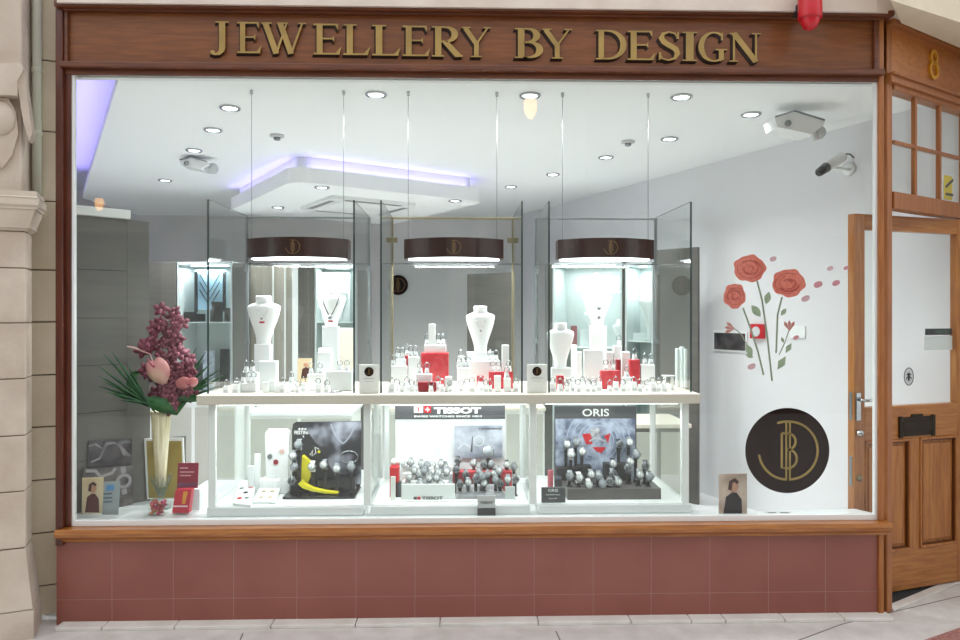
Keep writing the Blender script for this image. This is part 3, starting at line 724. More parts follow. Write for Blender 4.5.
# ------------------------------------------------------------------ things on the right interior wall
def wall_plate(name, lb_, cat, x0, x1, y0, y1, mats, inner=None, th=.012):
    a_, b_ = sorted((RW.u(x0), RW.u(x1))); c_, d_ = RW.z((x0+x1)/2, y1), RW.z((x0+x1)/2, y0)
    t = thing(name, lb_, cat, MW @ Vector(((a_+b_)/2, 0, c_)), RW.a)
    m = MB(); m.box(a_, b_, .001*sgn, th*sgn, c_, d_, M=MW, bev=.003); m.build('frame', mats[0], t)
    if len(mats) > 1:
        i = min((b_-a_), (d_-c_))*.1; m = MB(); m.box(a_+i, b_-i, th*sgn, (th+.003)*sgn, c_+i, d_-i, M=MW); m.build('picture' if cat == 'picture' else 'face', mats[1], t)
    return t
wall_plate('framed_print', 'wide dark abstract print in white frame on the right wall', 'picture', 714, 748, 331, 352, [white, photoB])
t = wall_plate('alarm_call_point', 'small square red wall box with a white emblem', 'alarm', 752.5, 765.5, 324, 338.5, [red], th=.03)
m = MB(); u_, z_ = RW.uz(759, 331.5); m.disc(u_, z_, .04, .031*sgn, .034*sgn, 0, MW, 16); m.build('white_disc', greyc, t)
wall_plate('socket_plate', 'white double socket plate right of the red wall box', 'socket', 791, 806, 326, 338, [whiteg])

# ------------------------------------------------------------------ background cabinets
def cabinet(px0, px1, D0, D1, topy, lb_, shelves, mats=(panelG, cabW), light=4.5):
    a_, b_ = pd(px0, 300, D0), pd(px1, 300, D1); an = math.atan2(b_.y-a_.y, b_.x-a_.x); P_ = Pl((a_.x, a_.y), an); MM = P_.M()
    wd = (Vector((b_.x, b_.y))-Vector((a_.x, a_.y))).length; zt = P_.z(px0, topy); dp = .34
    t = thing('display_cabinet', lb_, 'cabinet', (a_.x, a_.y, 0), an)
    m = MB(); e = .015
    m.box(0, e, 0, dp, 0, zt, M=MM); m.box(wd-e, wd, 0, dp, 0, zt, M=MM); m.box(0, wd, dp-e, dp, 0, zt, M=MM); m.box(0, wd, 0, dp, zt-.03, zt, M=MM); m.box(0, wd, 0, dp, 0, .35, M=MM)
    m.build('carcass', mats[1], t)
    zs = []
    for py in shelves:
        zz = P_.z(px0, py); zs.append(zz)
        m = MB(); m.box(e, wd-e, .03, dp-e, zz-.008, zz, M=MM); m.build('shelf', GLE if False else frost, t)
    m = MB(); m.box(e, wd-e, -.004, 0, .35, zt-.03, M=MM); m.build('glass_door', GLC, t)
    m = MB(); m.box(.1, wd-.1, .08, .12, zt-.04, zt-.031, M=MM); m.build('light_strip', led, t)
    for zz in [zt-.05]:
        c_ = MM @ Vector((wd/2, dp*.35, zz)); area('cabinet_led', c_, wd*.8, .06, light, (.95, .98, 1), (0, 0, an))
    return t, P_, wd, zs, dp
C1 = cabinet(177, 232, 6.9, 6.8, 262, 'lit wall cabinet at the left with blue necklace board', (322, 392))
C2 = cabinet(315, 357, 6.9, 6.9, 264, 'lit wall cabinet behind the second bust', (322, 392), light=4)
C3 = cabinet(553, 622, 6.6, 6.3, 263, 'wide lit wall cabinet behind the right case', (347, 400), light=4)
C4 = cabinet(625, 653, 6.3, 6.15, 263, 'narrow lit wall cabinet beside the dark grey panel', (341, 400), light=4)
def slabw(name, px0, px1, D0, D1, y0, y1, mt, lb_=None, th=.1, zb=None):
    a_, b_ = pd(px0, 300, D0), pd(px1, 300, D1); an = math.atan2(b_.y-a_.y, b_.x-a_.x); P_ = Pl((a_.x, a_.y), an)
    wd = (Vector((b_.x, b_.y))-Vector((a_.x, a_.y))).length
    m = MB(); m.box(0, wd, 0, th, P_.z(px0, y1) if zb is None else zb, P_.z(px0, y0), M=P_.M(), bev=.004)
    return m
for px0, px1, D0, D1, y0, lb_, mt in ((128, 176, 6.95, 6.9, 262, 'broad dark grey panel left of the blue necklace cabinet', panelD), (232.5, 250, 6.8, 6.8, 263, 'dark grey panel between the left cabinet and the mirror', panelD),
        (298, 314.5, 6.85, 6.9, 266, 'dark grey panel between mirror and second cabinet', panelD), (357.5, 371, 6.9, 6.9, 270, 'dark grey panel right of the second cabinet', panelD),
        (655, 698, 5.9, 5.62, 250, 'tall dark grey panel standing by the right wall', panelD), (467, 514, 7.4, 7.0, 274, 'dark grey panel behind the middle bust', panelD),
        (545, 552.5, 6.6, 6.6, 263, 'narrow dark post left of the wide lit cabinet', panelD), (622.2, 624.8, 6.3, 6.3, 263, 'dark upright between the two right cabinets', panelD)):
    solo('cabinet_panel', slabw('p', px0, px1, D0, D1, y0, 0, mt, zb=0.0, th=.03), mt, lb_, 'panel')
mi_ = slabw('m', 250.5, 294, 6.9, 6.9, 266, 0, None, zb=.3, th=.03)
t = thing('glazed_partition', 'glazed partition with beige room behind the first bust', 'partition', pd(272, 300, 6.9))
mi_.build('glass_sheet', mat('beige_glass', '#8e8a80', .08, c2='#a49f94', nscale=3, stretch=(5, 5, .3), spec=.6), t)
slabw('m', 292, 298, 6.85, 6.85, 264, 0, None, zb=.0, th=.08).build('white_upright', white, t)
for px in (272, 284): slabw('m', px, px+1.2, 6.85, 6.85, 266, 0, None, zb=.3, th=.03).build('thin_bar', white, t)
def inside_cab(C, u, zi, kind):
    t, P_, wd, zs, dp = C; return P_.M() @ Vector((u*wd, dp*.45, zs[zi]))
# logo disc on the back wall
p = at(398, 285, Yk-.01); t = thing('wall_emblem', 'round dark monogram plaque on the grey back wall', 'sign', (p.x, p.y, p.z))
m = MB(); m.disc(p.x, p.z, .13, Yk-.02, Yk-.002); m.build('disc', discM, t)
m = MB(); logo(m, p.x, p.z, .12, Yk-.023, Yk-.0205, 0); m.build('monogram', gold_m, t)
# counters inside
def counter(px0, px1, D, ytop, lb_, body, band, dark_h=True):
    a_ = pd(px0, 300, D); b_ = pd(px1, 300, D); z1 = pd(px0, ytop, D).z
    t = thing('shop_counter', lb_, 'counter', ((a_.x+b_.x)/2, a_.y, 0))
    m = MB(); m.box(a_.x, b_.x, a_.y, a_.y+.5, .06, z1-.03, bev=.004); m.build('body', body, t)
    m = MB(); m.box(a_.x-.01, b_.x+.01, a_.y-.02, a_.y+.52, z1-.03, z1, bev=.004); m.build('worktop', band, t)
    m = MB(); m.box(a_.x+.02, b_.x-.02, a_.y+.02, a_.y+.48, 0, .06); m.build('kick_plate', blackm, t)
    m = MB(); n_ = max(2, int((b_.x-a_.x)/.35))
    for i in range(n_):
        u0 = a_.x+(b_.x-a_.x)*i/n_+.015; u1 = a_.x+(b_.x-a_.x)*(i+1)/n_-.015
        m.box(u0, u1, a_.y-.012, a_.y, .1, z1-.06, bev=.003)
    m.build('front_panels', mat('counter_front', '#a9a79f', .4), t)
    return t
counter(150, 236, 5.6, 400, 'white counter seen behind the flower vase', white, white)
counter(246, 352, 5.9, 412, 'pale beige counter seen behind the first lower case', wallG, white)
counter(385, 545, 6.2, 408, 'grey counter seen behind the middle case', wallG, ledge)
counter(628, 690, 5.1, 424, 'grey counter seen behind the right lower case', panelG, ledge)

# ------------------------------------------------------------------ show cases
bays = [dict(f0=208, f1=354, b0=247.5, b1=369, lf0=211.5, lf1=367, n='left'), dict(f0=381, f1=522, b0=392, b1=513, lf0=367, lf1=533.5, n='middle'), dict(f0=549, f1=691, b0=536, b1=655.5, lf0=533.5, lf1=686, n='right')]
z_top_g = Z(200, YF); z_b = Z(513, YF); z_cb = Z(505, YF)
led_z = z_led_b
# ledge
m = MB(); m.box(X(196, YF-.05), X(701, YF-.05), YF-.05, YB+.03, z_led_b, z_led_t, bev=.006)
solo('display_ledge', m, ledge, 'long cream ledge across the three show cases', 'ledge')
wxs = [(208, 215), (363.5, 371), (529.5, 538), (682, 690)]
for i, b in enumerate(bays):
    l0, l1 = X(wxs[i][0 if i == 0 else 1]+(0), YF), X(wxs[i+1][1 if i == 2 else 0], YF)
    # lower unit frame
    t = thing('lower_show_case', f'white framed glass watch case, {b["n"]} of the three under the ledge', 'show case', ((l0+l1)/2, (YF+YB)/2, z_deck))
    m = MB(); m.box(l0 if i == 0 else l0-.0, l1, YF-.02, YB+.02, z_deck, z_cb, bev=.004)
    m.build('base', whiteg, t)
    fw = .035
    def post(x0, x1, y0, y1): 
        q = MB(); q.box(x0, x1, y0, y1, z_cb, z_led_b, bev=.003); q.build('post', whiteg, t)
    xl = X(wxs[i][0], YF); xr_ = X(wxs[i+1][0], YF)
    if i == 0: post(xl, xl+fw, YF, YF+.03)
    post(xr_, xr_+fw+.002, YF, YF+.03)
    bx = l0 if i == 0 else X(wxs[i][1], YF)+.003
    post(bx, bx+.03, YB-.03, YB); post(xr_+.0, xr_+.03, YB-.03, YB)
    m = MB(); m.box(X(wxs[i][1], YF), xr_, YF+.006, YF+.011, z_cb, z_led_b); m.build('front_glass', GLC, t)
    m = MB(); m.box(bx+.03, xr_, YB-.016, YB-.011, z_cb, z_led_b); m.build('back_glass', GLC, t)
    for xx in (([xl+.012]) if i == 0 else [])+[xr_+.02]:
        m = MB(); m.box(xx, xx+.005, YF+.03, YB-.03, z_cb, z_led_b); m.build('side_glass', GLC, t)
    m = MB(); m.box(bx+.04, xr_-.01, YF+.035, YF+.055, z_led_b-.012, z_led_b-.001); m.build('light_strip', led, t)
    cx = (xl+xr_)/2; area('case_led', (cx, YF+.05, z_led_b-.02), (xr_-xl)*.9, .03, 3.2, (.95, .98, 1), (R(12), 0, 0)); area('case_led', (cx, YF+.36, z_led_b-.02), (xr_-xl)*.9, .03, 2.6, (.95, .98, 1))
    # upper glass case
    t = thing('upper_glass_case', f'tall frameless glass case standing on the ledge, {b["n"]} of three', 'show case', (X((b['f0']+b['f1'])/2, YF), (YF+YB)/2, z_led_t))
    xa, xb = X(b['f0'], YF+.02), X(b['f1'], YF+.02); ya = YF+.02; xc, xd = X(b['b0'], YB), X(b['b1'], YB)
    for x_, xk in ((xa, xc), (xb, xd)):
        L_ = math.hypot(xk-x_, YB-ya); an = math.atan2(YB-ya, xk-x_); MM = Matrix.Translation((x_, ya, 0)) @ Matrix.Rotation(an, 4, 'Z')
        m = MB(); m.box(.004, L_-.01, -.003, .003, z_led_t, z_top_g, M=MM); so = m.build('side_glass', GLC, t)
        m = MB(); m.box(-.001, .004, -.0045, .0045, z_led_t, z_top_g, M=MM); m.box(.004, L_, -.002, .002, z_top_g, z_top_g+.0015, M=MM); m.build('polished_edge', GLE, so)
    zr1 = Z(217.5, YB); mt = brassM if i == 1 else steelD
    m = MB(); m.box(xc, xd, YB-.012, YB+.006, zr1-.012, zr1, bev=.002); m.build('top_rail', mt, t)
    for xx in (xc, xd): m = MB(); m.box(xx-.008, xx+.008, YB-.01, YB+.01, z_led_t, zr1, bev=.002); m.build('upright', mt, t)
    zg = Z(264.5, YB); xm = (xc+xd)/2
    for q0, q1 in ((xc+.008, xm-.002), (xm+.002, xd-.008)):
        m = MB(); m.box(q0, q1, YB-.004, YB+.002, z_led_t, zg); m.build('back_glass', GLC, t)
    m = MB(); m.box(xc+.008, xd-.008, YB-.006, YB+.004, zg, zg+.006); m.build('glass_edge_trim', silver, t)
    for xx in (xc, xd):
        for py in ((239,) if i == 1 else (268, 340)): m = MB(); m.box(xx-.035 if i == 1 else xx-.014, xx+.035 if i == 1 else xx+.014, YB-.02, YB-.002, Z(py+4, YB), Z(py-1, YB), bev=.002); m.build('hinge', mt, t)
# canopies -----------------------------------------------------------------
yc = .5
for i, (a, b, l) in enumerate(((247, 348, 'left'), (404, 503.5, 'middle'), (558, 654, 'right'))):
    xa, xb = X(a, yc), X(b, yc); xm = (xa+xb)/2; zt, zb = Z(238.5, yc-.05), Z(258, yc-.05); hw = (xb-xa)/2; sag = .12
    t = thing('light_canopy', f'curved brown light canopy with gold monogram hanging over the {l} case', 'light', (xm, yc, zb))
    N = 20; pts = [(xm-hw+2*hw*k/N, yc-sag*(1-((k-N/2)/(N/2))**2)) for k in range(N+1)]
    m = MB(); m.slab(pts+[(xb, yc+.1), (xa, yc+.1)], zb, zt)
    m.build('shell', brown, t)
    ins = [(x_, y_+.012) for x_, y_ in pts][1:-1]
    m = MB(); m.slab(ins+[(xb-.02, yc+.085), (xa+.02, yc+.085)], zb-.006, zb); m.build('diffuser', led, t)
    m = MB(); yl = yc-sag
    r_ = (zt-zb)/2*1.02; cz0 = (zt+zb)/2
    logo(m, xm, cz0, r_*.95, yl-.003, yl, 0); m.build('monogram', gold_m, t)
    area('canopy_light', (xm, yc+.0, zb-.012), hw*1.8, .14, 12.0, (.96, .98, 1))
    for q, px in ((xa+.02, (250.5, 408, 563)[i]), (xb-.02, (343, 497, 649)[i])):
        m = MB(); xw = X(px, yc); m.tube([(xw, yc+.02, zt-.004), (xw, yc+.02, CEIL-.02)], .0016, 5); wo = m.build('hanging_wire', steelD, t)
        m = MB(); m.lathe([(.006, -.025), (.009, -.02), (.009, 0)], (xw, yc+.02, CEIL), 10); m.build('ceiling_fixing', chrome, wo)

# ------------------------------------------------------------------ jewellery displays in the upper cases
zl = z_led_t
def bust(px, ytop, ybot, wpx, Y, lb_, zfoot=None):
    x = X(px, Y); zt = Z(ytop, Y); zb = Z(ybot, Y) if zfoot is None else zfoot; H = zt-zb; s = 3.55/700*(Y+3.5)/3.55; hw = wpx/2*s
    m = MB(); pr = [(0, .42), (.02, .43), (.15, .46), (.3, .6), (.48, .8), (.62, .93), (.74, 1.0), (.79, .97), (.82, .82), (.845, .6), (.86, .48), (.9, .45), (.95, .46), (.985, .46), (1, .4)]
    vs = []; n = 20
    for h_, w_ in pr:
        dpt = .032*(w_ if h_ < .85 else w_*1.5)*hw/.08+.006
        for k in range(n):
            a = 2*math.pi*k/n; vs.append((x+hw*w_*math.cos(a), Y+dpt*math.sin(a)+.01*math.sin(h_*3), zb+h_*H))
    fs = [(i*n+k, i*n+(k+1) % n, (i+1)*n+(k+1) % n, (i+1)*n+k) for i in range(len(pr)-1) for k in range(n)]+[list(range(n)), [(len(pr)-1)*n+k for k in range(n)]]
    m.add(vs, fs, 0, None, True)
    return solo('necklace_bust', m, acry, lb_, 'jewellery bust')
def necklace(px, ytop, ybot, wpx, Y, lb_, mt, r=.0025, pend=None, tagged=False):
    s = (Y+3.5)/F; x = X(px, Y); zt, zb = Z(ytop, Y), Z(ybot, Y); hw = wpx/2*s
    t = thing('necklace', lb_, 'necklace', (x, Y-.035, zb))
    m = MB(); m.tube([(x-hw, Y-.01, zt), (x-hw*.75, Y-.036, zt*.55+zb*.45), (x-hw*.3, Y-.042, zt*.15+zb*.85), (x, Y-.044, zb), (x+hw*.3, Y-.042, zt*.15+zb*.85), (x+hw*.75, Y-.036, zt*.55+zb*.45), (x+hw, Y-.01, zt)], r, 6); m.build('chain', mt, t)
    m = MB(); m.ball((x, Y-.046, zb-.008), .01 if not pend else pend, sy=.5); m.build('pendant', steelD, t)
    if tagged: m = MB(); m.box(x-.012, x+.016, Y-.05, Y-.046, zb-.034, zb-.024); m.build('price_tag', redc, t)
SH = []
def block(name, px0, px1, ytop, Y, mt, lb_, zb=None, dp=.06, bev=.003, cat='display block'):
    zb = zl if zb is None else zb; m = MB(); m.box(X(px0, Y), X(px1, Y), Y, Y+dp, zb, Z(ytop, Y), bev=bev)
    o = solo(name, m, mt, lb_, cat); SH.append((X(px0, Y), X(px1, Y), Y, Y+dp, Z(ytop, Y))); return Z(ytop, Y)
# bay 1
Z1 = block('display_plinth', 254, 269.5, 344, .42, acry, 'tall white plinth carrying the first bust'); bust(263.5, 296, 0, 33, .45, 'white necklace bust at the far left on tall plinth', Z1)
necklace(264, 305, 317, 14, .45, 'fine chain with small pendant on the leftmost bust', silver, .001, .007, True)
Z2 = block('display_plinth', 318, 330, 348, .40, acry, 'white block with price ticket left of the cream pad')
block('display_plinth', 322, 338, 326, .50, acry2, 'slim white column carrying the second bust')
bust(331.5, 289, 0, 28.5, .53, 'white bust with dark cord necklace in left case', Z(326, .50))
necklace(331.5, 295, 316, 17, .51, 'dark cord necklace with round pendant', blackm, .0035, .013, True)
block('jewellery_pad', 330, 353, 328, .62, mat('cream_pad', '#dcd6cc', .6), 'cream upright earring pad behind the slim column', dp=.02)
block('display_plinth', 317, 331, 352, .36, acry, 'white block in front of the cream pad'); block('display_plinth', 307, 324, 374, .25, acry, 'low white block at the front of the left case')
block('display_plinth', 326, 352, 371, .26, acry2, 'wide grey white block at the right of the left case')
block('display_plinth', 241, 256, 383, .2, acry2, 'wide low frosted block under the perfume sized stands')
block('display_plinth', 258, 276, 361, .34, acry2, 'white block in front of the first bust plinth'); block('display_plinth', 246, 258, 372, .3, acry, 'white block left of the first bust')
block('display_plinth', 281, 296, 383, .22, acry, 'low white tray block right of the first bust')
for px, yt, Y, lbq in ((262, 382, .18, 'small frosted box before the first bust, left of its two neighbours'), (268.5, 380, .2, 'tallest small frosted box before the first bust'), (275, 385, .18, 'lowest small frosted box before the first bust'), (233, 381, .18, 'small frosted box at the far left end of the ledge')): block('ring_box', px, px+6.5, yt, Y, frost, lbq, dp=.035)
# card photo in bay 1
t = thing('portrait_card', 'small cream portrait card leaning in the left case', 'card', (X(303, .5), .5, zl))
Yc = .5; m = MB(); m.box(X(297.5, Yc), X(312, Yc), Yc, Yc+.004, zl, Z(358, Yc)); m.build('card', cream, t)
m = MB(); m.ball((X(306, Yc), Yc-.002, Z(364.5, Yc)), .013, sy=.15); m.prism([zx(301, 378, Yc), zx(302.5, 369, Yc), zx(306, 367, Yc), zx(311, 369, Yc), zx(311.5, 378, Yc)], Yc-.003, Yc-.001, 1); m.build('printed_figure', [skin, brnp], t)
# bangles
for px, Y, lb_ in ((287, .2, 'thin bangle lying left of centre in the left case'), (335, .18, 'wide silver bangle in front of the wide white block')):
    m = MB(); x = X(px, Y); m.tube([(x+.034*math.cos(a*.35), Y+.03*math.sin(a*.35), zl+.004) for a in range(18)], .003, 6, closed=True); solo('bangle', m, silver, lb_, 'bangle')
# bay 2
Yb2 = .52
Zr = block('rose_box', 421, 448.5, 353, .44, redc, 'large red gift box printed with a rose', dp=.1, cat='box')
m = MB(); cxr, czr = X(435, .44), Z(368, .44)
for k in range(6): m.strip(arc(cxr, czr, .012+.01*k, 40*k, 40*k+250, 16), .0035, .4375, .4395, 0)
o_ = m.build('printed_rose', mat('rose_print', '#d06468', .5), None); tag(o_, 'pale rose outline printed on the large red gift box', 'print')
Zk = block('display_plinth', 424, 446, 345, .46, acry, 'white step on top of the red rose box', zb=Zr); block('display_plinth', 428.5, 435.5, 324, .47, acry, 'slim white tower above the red rose box', zb=Zk, dp=.03)
block('display_plinth', 457, 500, 361, .42, acry, 'broad white plinth under the middle bust'); Z3 = block('display_plinth', 467, 494, 352, .46, acry, 'white step carrying the middle bust', zb=Z(361, .42))
bust(480.5, 306, 0, 29, .5, 'white bust with drop pendant in the middle case', Z3)
necklace(480.5, 315, 329, 12, .5, 'thin chain with drop pendant on the middle bust', silver, .001, .007)
for px0, px1, yt, Y, lb_, mt in ((391, 407, 366, .32, 'stepped white block at the left of the middle case', acry), (396, 406, 359, .36, 'upper white step at the left of the middle case', acry),
        (408, 419, 357, .36, 'tall white block left of the red rose box', acry), (405, 410, 355.5, .38, 'small red block between the white steps', redc), (416, 432, 374, .25, 'white block in front of the rose box', acry),
        (418, 436, 382, .2, 'red low block under the white front block', redd), (502, 509, 345, .4, 'slim white tower right of the middle bust', acry), (489, 513, 372, .34, 'red low plinth right of the middle bust', redc),
        (477, 484, 376, .28, 'red small plinth before the middle bust', redc), (494.5, 501, 376, .2, 'slim white block before the red low plinth', acry), (504, 511, 378.5, .2, 'small white block at the right of the middle case', acry), (445, 452, 377, .2, 'white ring box right of the rose box', acry), (458, 470, 368, .3, 'white step left of the middle bust', acry)):
    block('display_plinth', px0, px1, yt, Y, mt, lb_, dp=.04)
# bay 3
Z4 = block('display_plinth', 552, 571, 368, .4, acry2, 'pale plinth under the low left bust'); bust(560.5, 323, 0, 28, .43, 'low white bust at the left of the right case', Z4)
Z5 = block('display_plinth', 591, 607, 326, .52, acry, 'tall white column carrying the pearl bust'); bust(597.5, 288, 0, 28.5, .54, 'tall white bust with pearl strands in right case', Z5)
necklace(597.5, 297, 307, 18, .52, 'upper strand of pearls on the tall bust', frost, .005); necklace(597.5, 296, 316, 22, .525, 'lower strand of pearls on the tall bust', frost, .004)
m = MB(); c = (X(596, .66), .66, Z(281, .66)); m.ball(c, .045, sx=.9, sy=.8, sz=1.1); m.lathe([(.03, -.09), (.02, -.06), (.02, -.02)], c, 14); m.lathe([(.04, zl-c[2]), (.012, zl-c[2]+.02), (.012, -.08)], c, 14); solo('mannequin', m, acry2, 'white display head behind the pearl bust', 'display head')
for px0, px1, yt, Y, lb_, mt in ((584, 603, 350, .5, 'grey white box in front of the tall column', acry2), (576, 582, 352, .52, 'narrow white strip stand behind the grey box', acry), (572, 577, 345, .56, 'tall thin white stand right of the low bust', acry), (606, 613, 352, .46, 'white block with small pendant', acry), (614, 622, 346, .46, 'white stepped tower left of the leaning red block', acry),
        (557, 564, 376, .22, 'red small block at the left front of the right case', redc), (601, 620, 371, .3, 'red low bridge block at the centre of the right case', redc), (617, 621, 360, .38, 'tiny red block on the tower side', redd), (630, 640, 360, .34, 'tall red block in the right case', redc),
        (623, 633, 378, .22, 'white step before the tall red block', acry), (641, 655, 365, .34, 'white plinth right of the tall red block', acry), (622, 630, 352, .42, 'upright white block left of the tall red block', acry), (677, 681, 349, .4, 'first of the tall clear tubes at the right end', frost), (681.5, 684.5, 347, .38, 'second of the tall clear tubes at the right end', frost), (685, 687.5, 349.5, .36, 'third of the tall clear tubes at the right end', frost)):
    block('display_plinth', px0, px1, yt, Y, mt, lb_, dp=.04)
m = MB(); x = X(669, .26); m.box(x-.03, x+.03, .24, .3, Z(377, .26), Z(376, .26), 0); m.box(x-.022, x-.018, .25, .29, zl, Z(377, .26)); m.box(x+.018, x+.022, .25, .29, zl, Z(377, .26)); solo('clear_riser', m, frost, 'small clear riser table near the right end', 'riser')
# ring stand prototype
rs = thing('ring_stand', 'small white ring stand in the left case', 'ring stand', (0, 0, 0), 0, 'ring stands in the left case')
m = MB(); vs = [(-.015, -.012, 0), (.015, -.012, 0), (.015, .016, 0), (-.015, .016, 0), (-.011, -.002, .036), (.011, -.002, .036), (.011, .012, .04), (-.011, .012, .04)]
m.add(vs, [(0, 1, 2, 3), (7, 6, 5, 4), (0, 4, 5, 1), (1, 5, 6, 2), (2, 6, 7, 3), (3, 7, 4, 0)]); m.build('wedge', acry, rs)
m = MB(); m.box(-.009, .009, -.0125, -.0115, .004, .016); m.build('price_card', greyc, rs)
rg = thing('ring', 'silver ring on a stand in the left case', 'ring', (0, 0, 0), 0, 'rings in the left case')
m = MB(); m.tube([(.0135*math.cos(2*math.pi*k/14), 0, .0135+.0135*math.sin(2*math.pi*k/14)) for k in range(14)], .0024, 6, closed=True); m.build('band', steelD, rg)
m = MB(); m.ball((0, 0, .0295), .005, n=8); m.build('stone', silver, rg)
RS = {'left': [(236, .17), (243, .19, 383), (249, .2, 383), (253.5, .2, 383), (246, .32, 372), (252, .32, 372), (283, .17), (291, .24, 383), (298, .17), (303, .2), (311, .28, 374), (320, .27, 374), (318, .17), (327, .17), (340, .29, 371), (347, .29, 371), (226, .17)],
      'middle': [(393, .34, 366), (397.5, .38, 359), (402.5, .38, 359), (410.5, .38, 357), (415.5, .38, 357), (407, .4, 355.5), (392, .17), (397, .22), (402, .17), (407, .22), (412, .17), (416, .2), (420, .27, 374), (427, .27, 374), (431, .19), (438, .24), (442, .19), (427, .48, 345), (438.5, .48, 345), (443, .48, 345), (450, .19), (459, .32, 368), (464, .32, 368), (468, .32, 368), (461, .44, 361), (490, .44, 361), (496, .44, 361), (472, .19), (467, .24), (461, .2), (481, .22), (486, .18), (490, .2), (507, .22, 378.5), (516, .2), (493, .36, 372), (499, .36, 372), (509, .37, 372)],
      'right': [(553, .17), (560.5, .19), (567, .17), (573, .2), (578, .17), (570, .26), (583, .22), (588, .17), (594, .17), (599, .2), (587, .3), (593, .3), (606, .32, 371), (613, .32, 371), (610, .17), (616, .2), (623, .17), (627, .24, 378), (634, .19), (640, .17), (647, .2), (653, .17), (659, .19), (645, .36, 365), (651, .36, 365), (664, .17), (635, .36, 360), (619, .48, 346), (557, .3), (565, .3)]}
frst = True
for nme, L_ in RS.items():
    for j, tup in enumerate(L_):
        px, Y = tup[0], tup[1]; zb = zl if len(tup) < 3 else Z(tup[2], Y-.02)
        sc = 1.25 if j % 3 == 0 else (1.0 if j % 3 == 1 else .85)
        if len(tup) > 2: sc = .8
        loc = (X(px, Y), Y, zb)
        lb_ = f'small white wedge ring stand standing on the {"shelf" if len(tup) < 3 else "blocks"} of the {nme} case'; g_ = f'ring stands on the {"shelf" if len(tup) < 3 else "blocks"} of the {nme} case'
        l2 = f'silver ring perched on a white stand on the {"shelf" if len(tup) < 3 else "blocks"} of the {nme} case'; g2 = f'rings on the {"shelf" if len(tup) < 3 else "blocks"} of the {nme} case'
        loc2 = (loc[0], Y+.005*sc, zb+.0375*sc)
        if frst:
            rs.location = loc; rs.scale = (sc,)*3; rg.location = loc2; rs['label'] = lb_; rs['group'] = g_; rg['label'] = l2; rg['group'] = g2; frst = False
        else:
            dup(rs, loc, random.uniform(-.3, .3), lb_, g_, sc); dup(rg, loc2, random.uniform(-.3, .3), l2, g2)
# little shop cards between the cases
for px, lb_ in ((369, 'small white monogram card between the left and middle cases'), (537, 'small white monogram card between the middle and right cases')):
    Y = .13; t = thing('monogram_card', lb_, 'card', (X(px, Y), Y, zl)); x = X(px, Y)
    m = MB(); m.box(X(px-10, Y), X(px+10, Y), Y, Y+.01, zl, Z(364.5, Y), bev=.002); m.build('card', paper, t)
    m = MB(); m.disc(x, Z(371.5, Y), .024, Y-.002, Y-.0002); m.build('brown_disc', discM, t)
    m = MB(); logo(m, x, Z(371.5, Y), .022, Y-.003, Y-.0021, 0); m.build('monogram', gold_m, t)
    m = MB(); m.box(x-.03, x+.03, Y-.0015, Y-.0002, Z(378.7, Y), Z(377.8, Y)); m.box(x-.02, x+.02, Y-.0015, Y-.0002, Z(381.5, Y), Z(380.9, Y)); m.build('small_print', greyc, t)

# ------------------------------------------------------------------ watches
def make_watch(strapm, dialm, casem=wsteel):
    t = thing('watch', 'watch', 'watch')
    m = MB(); pts = [(0, .02, -.022), (0, .004, -.03), (0, -.010, -.024), (0, -.015, -.012), (0, -.014, .0), (0, -.006, .016), (0, .006, .022), (0, .018, .018)]
    vs = []
    for (x_, y_, z_) in pts: vs += [(-.011, y_, z_), (.011, y_, z_), (.011, y_+.003, z_+.001), (-.011, y_+.003, z_+.001)]
    fs = []
    for i in range(len(pts)-1):
        for k in range(4): fs.append((i*4+k, i*4+(k+1) % 4, (i+1)*4+(k+1) % 4, (i+1)*4+k))
    m.add(vs, fs, 0, None, True); m.build('strap', strapm, t)
    Mt = Matrix.Translation((0, -.016, 0)) @ Matrix.Rotation(R(75), 4, 'X')
    m = MB(); m.lathe([(.017, -.003), (.0195, -.001), (.0195, .004), (.0175, .006), (.0155, .0055)], (0, 0, 0), 20, M=Mt); m.box(.018, .024, -.002, .002, -.001, .003, M=Mt); co = m.build('case', casem, t)
    m = MB(); m.lathe([(.0152, .0054), (.0152, .0062)], (0, 0, 0), 20, M=Mt); m.box(-.0012, .0012, 0, .011, .0062, .0068, 1, M=Mt); m.box(-.008, 0, -.0012, .0012, .0062, .0068, 1, M=Mt); m.lathe([(.003, .0062), (.003, .0066)], (0, -.007, 0), 8, M=Mt, mi=1); m.tube([(.0125*math.cos(k*.449), .0125*math.sin(k*.449), .0062) for k in range(14)], .0011, 5, 1, Mt, closed=True); m.build('dial', [dialm, steelD], co)
    return t
dW = mat('dial_white', '#e0e1e0', .5); dB = mat('dial_black', '#2a2b2f', .3); dG = mat('dial_grey', '#9a9ea4', .3)
strB = mat('strap_black', '#1e1e20', .5); strW = mat('strap_white', '#dedad6', .5); strN = mat('strap_tan', '#6a4a38', .5)
protos = {'steel white': make_watch(wsteel, dW), 'steel dark': make_watch(wsteel, dB), 'black strap white': make_watch(strB, dW), 'black strap dark': make_watch(strB, dB), 'white strap': make_watch(strW, dW), 'steel grey': make_watch(wsteel, dG)}
used = set()
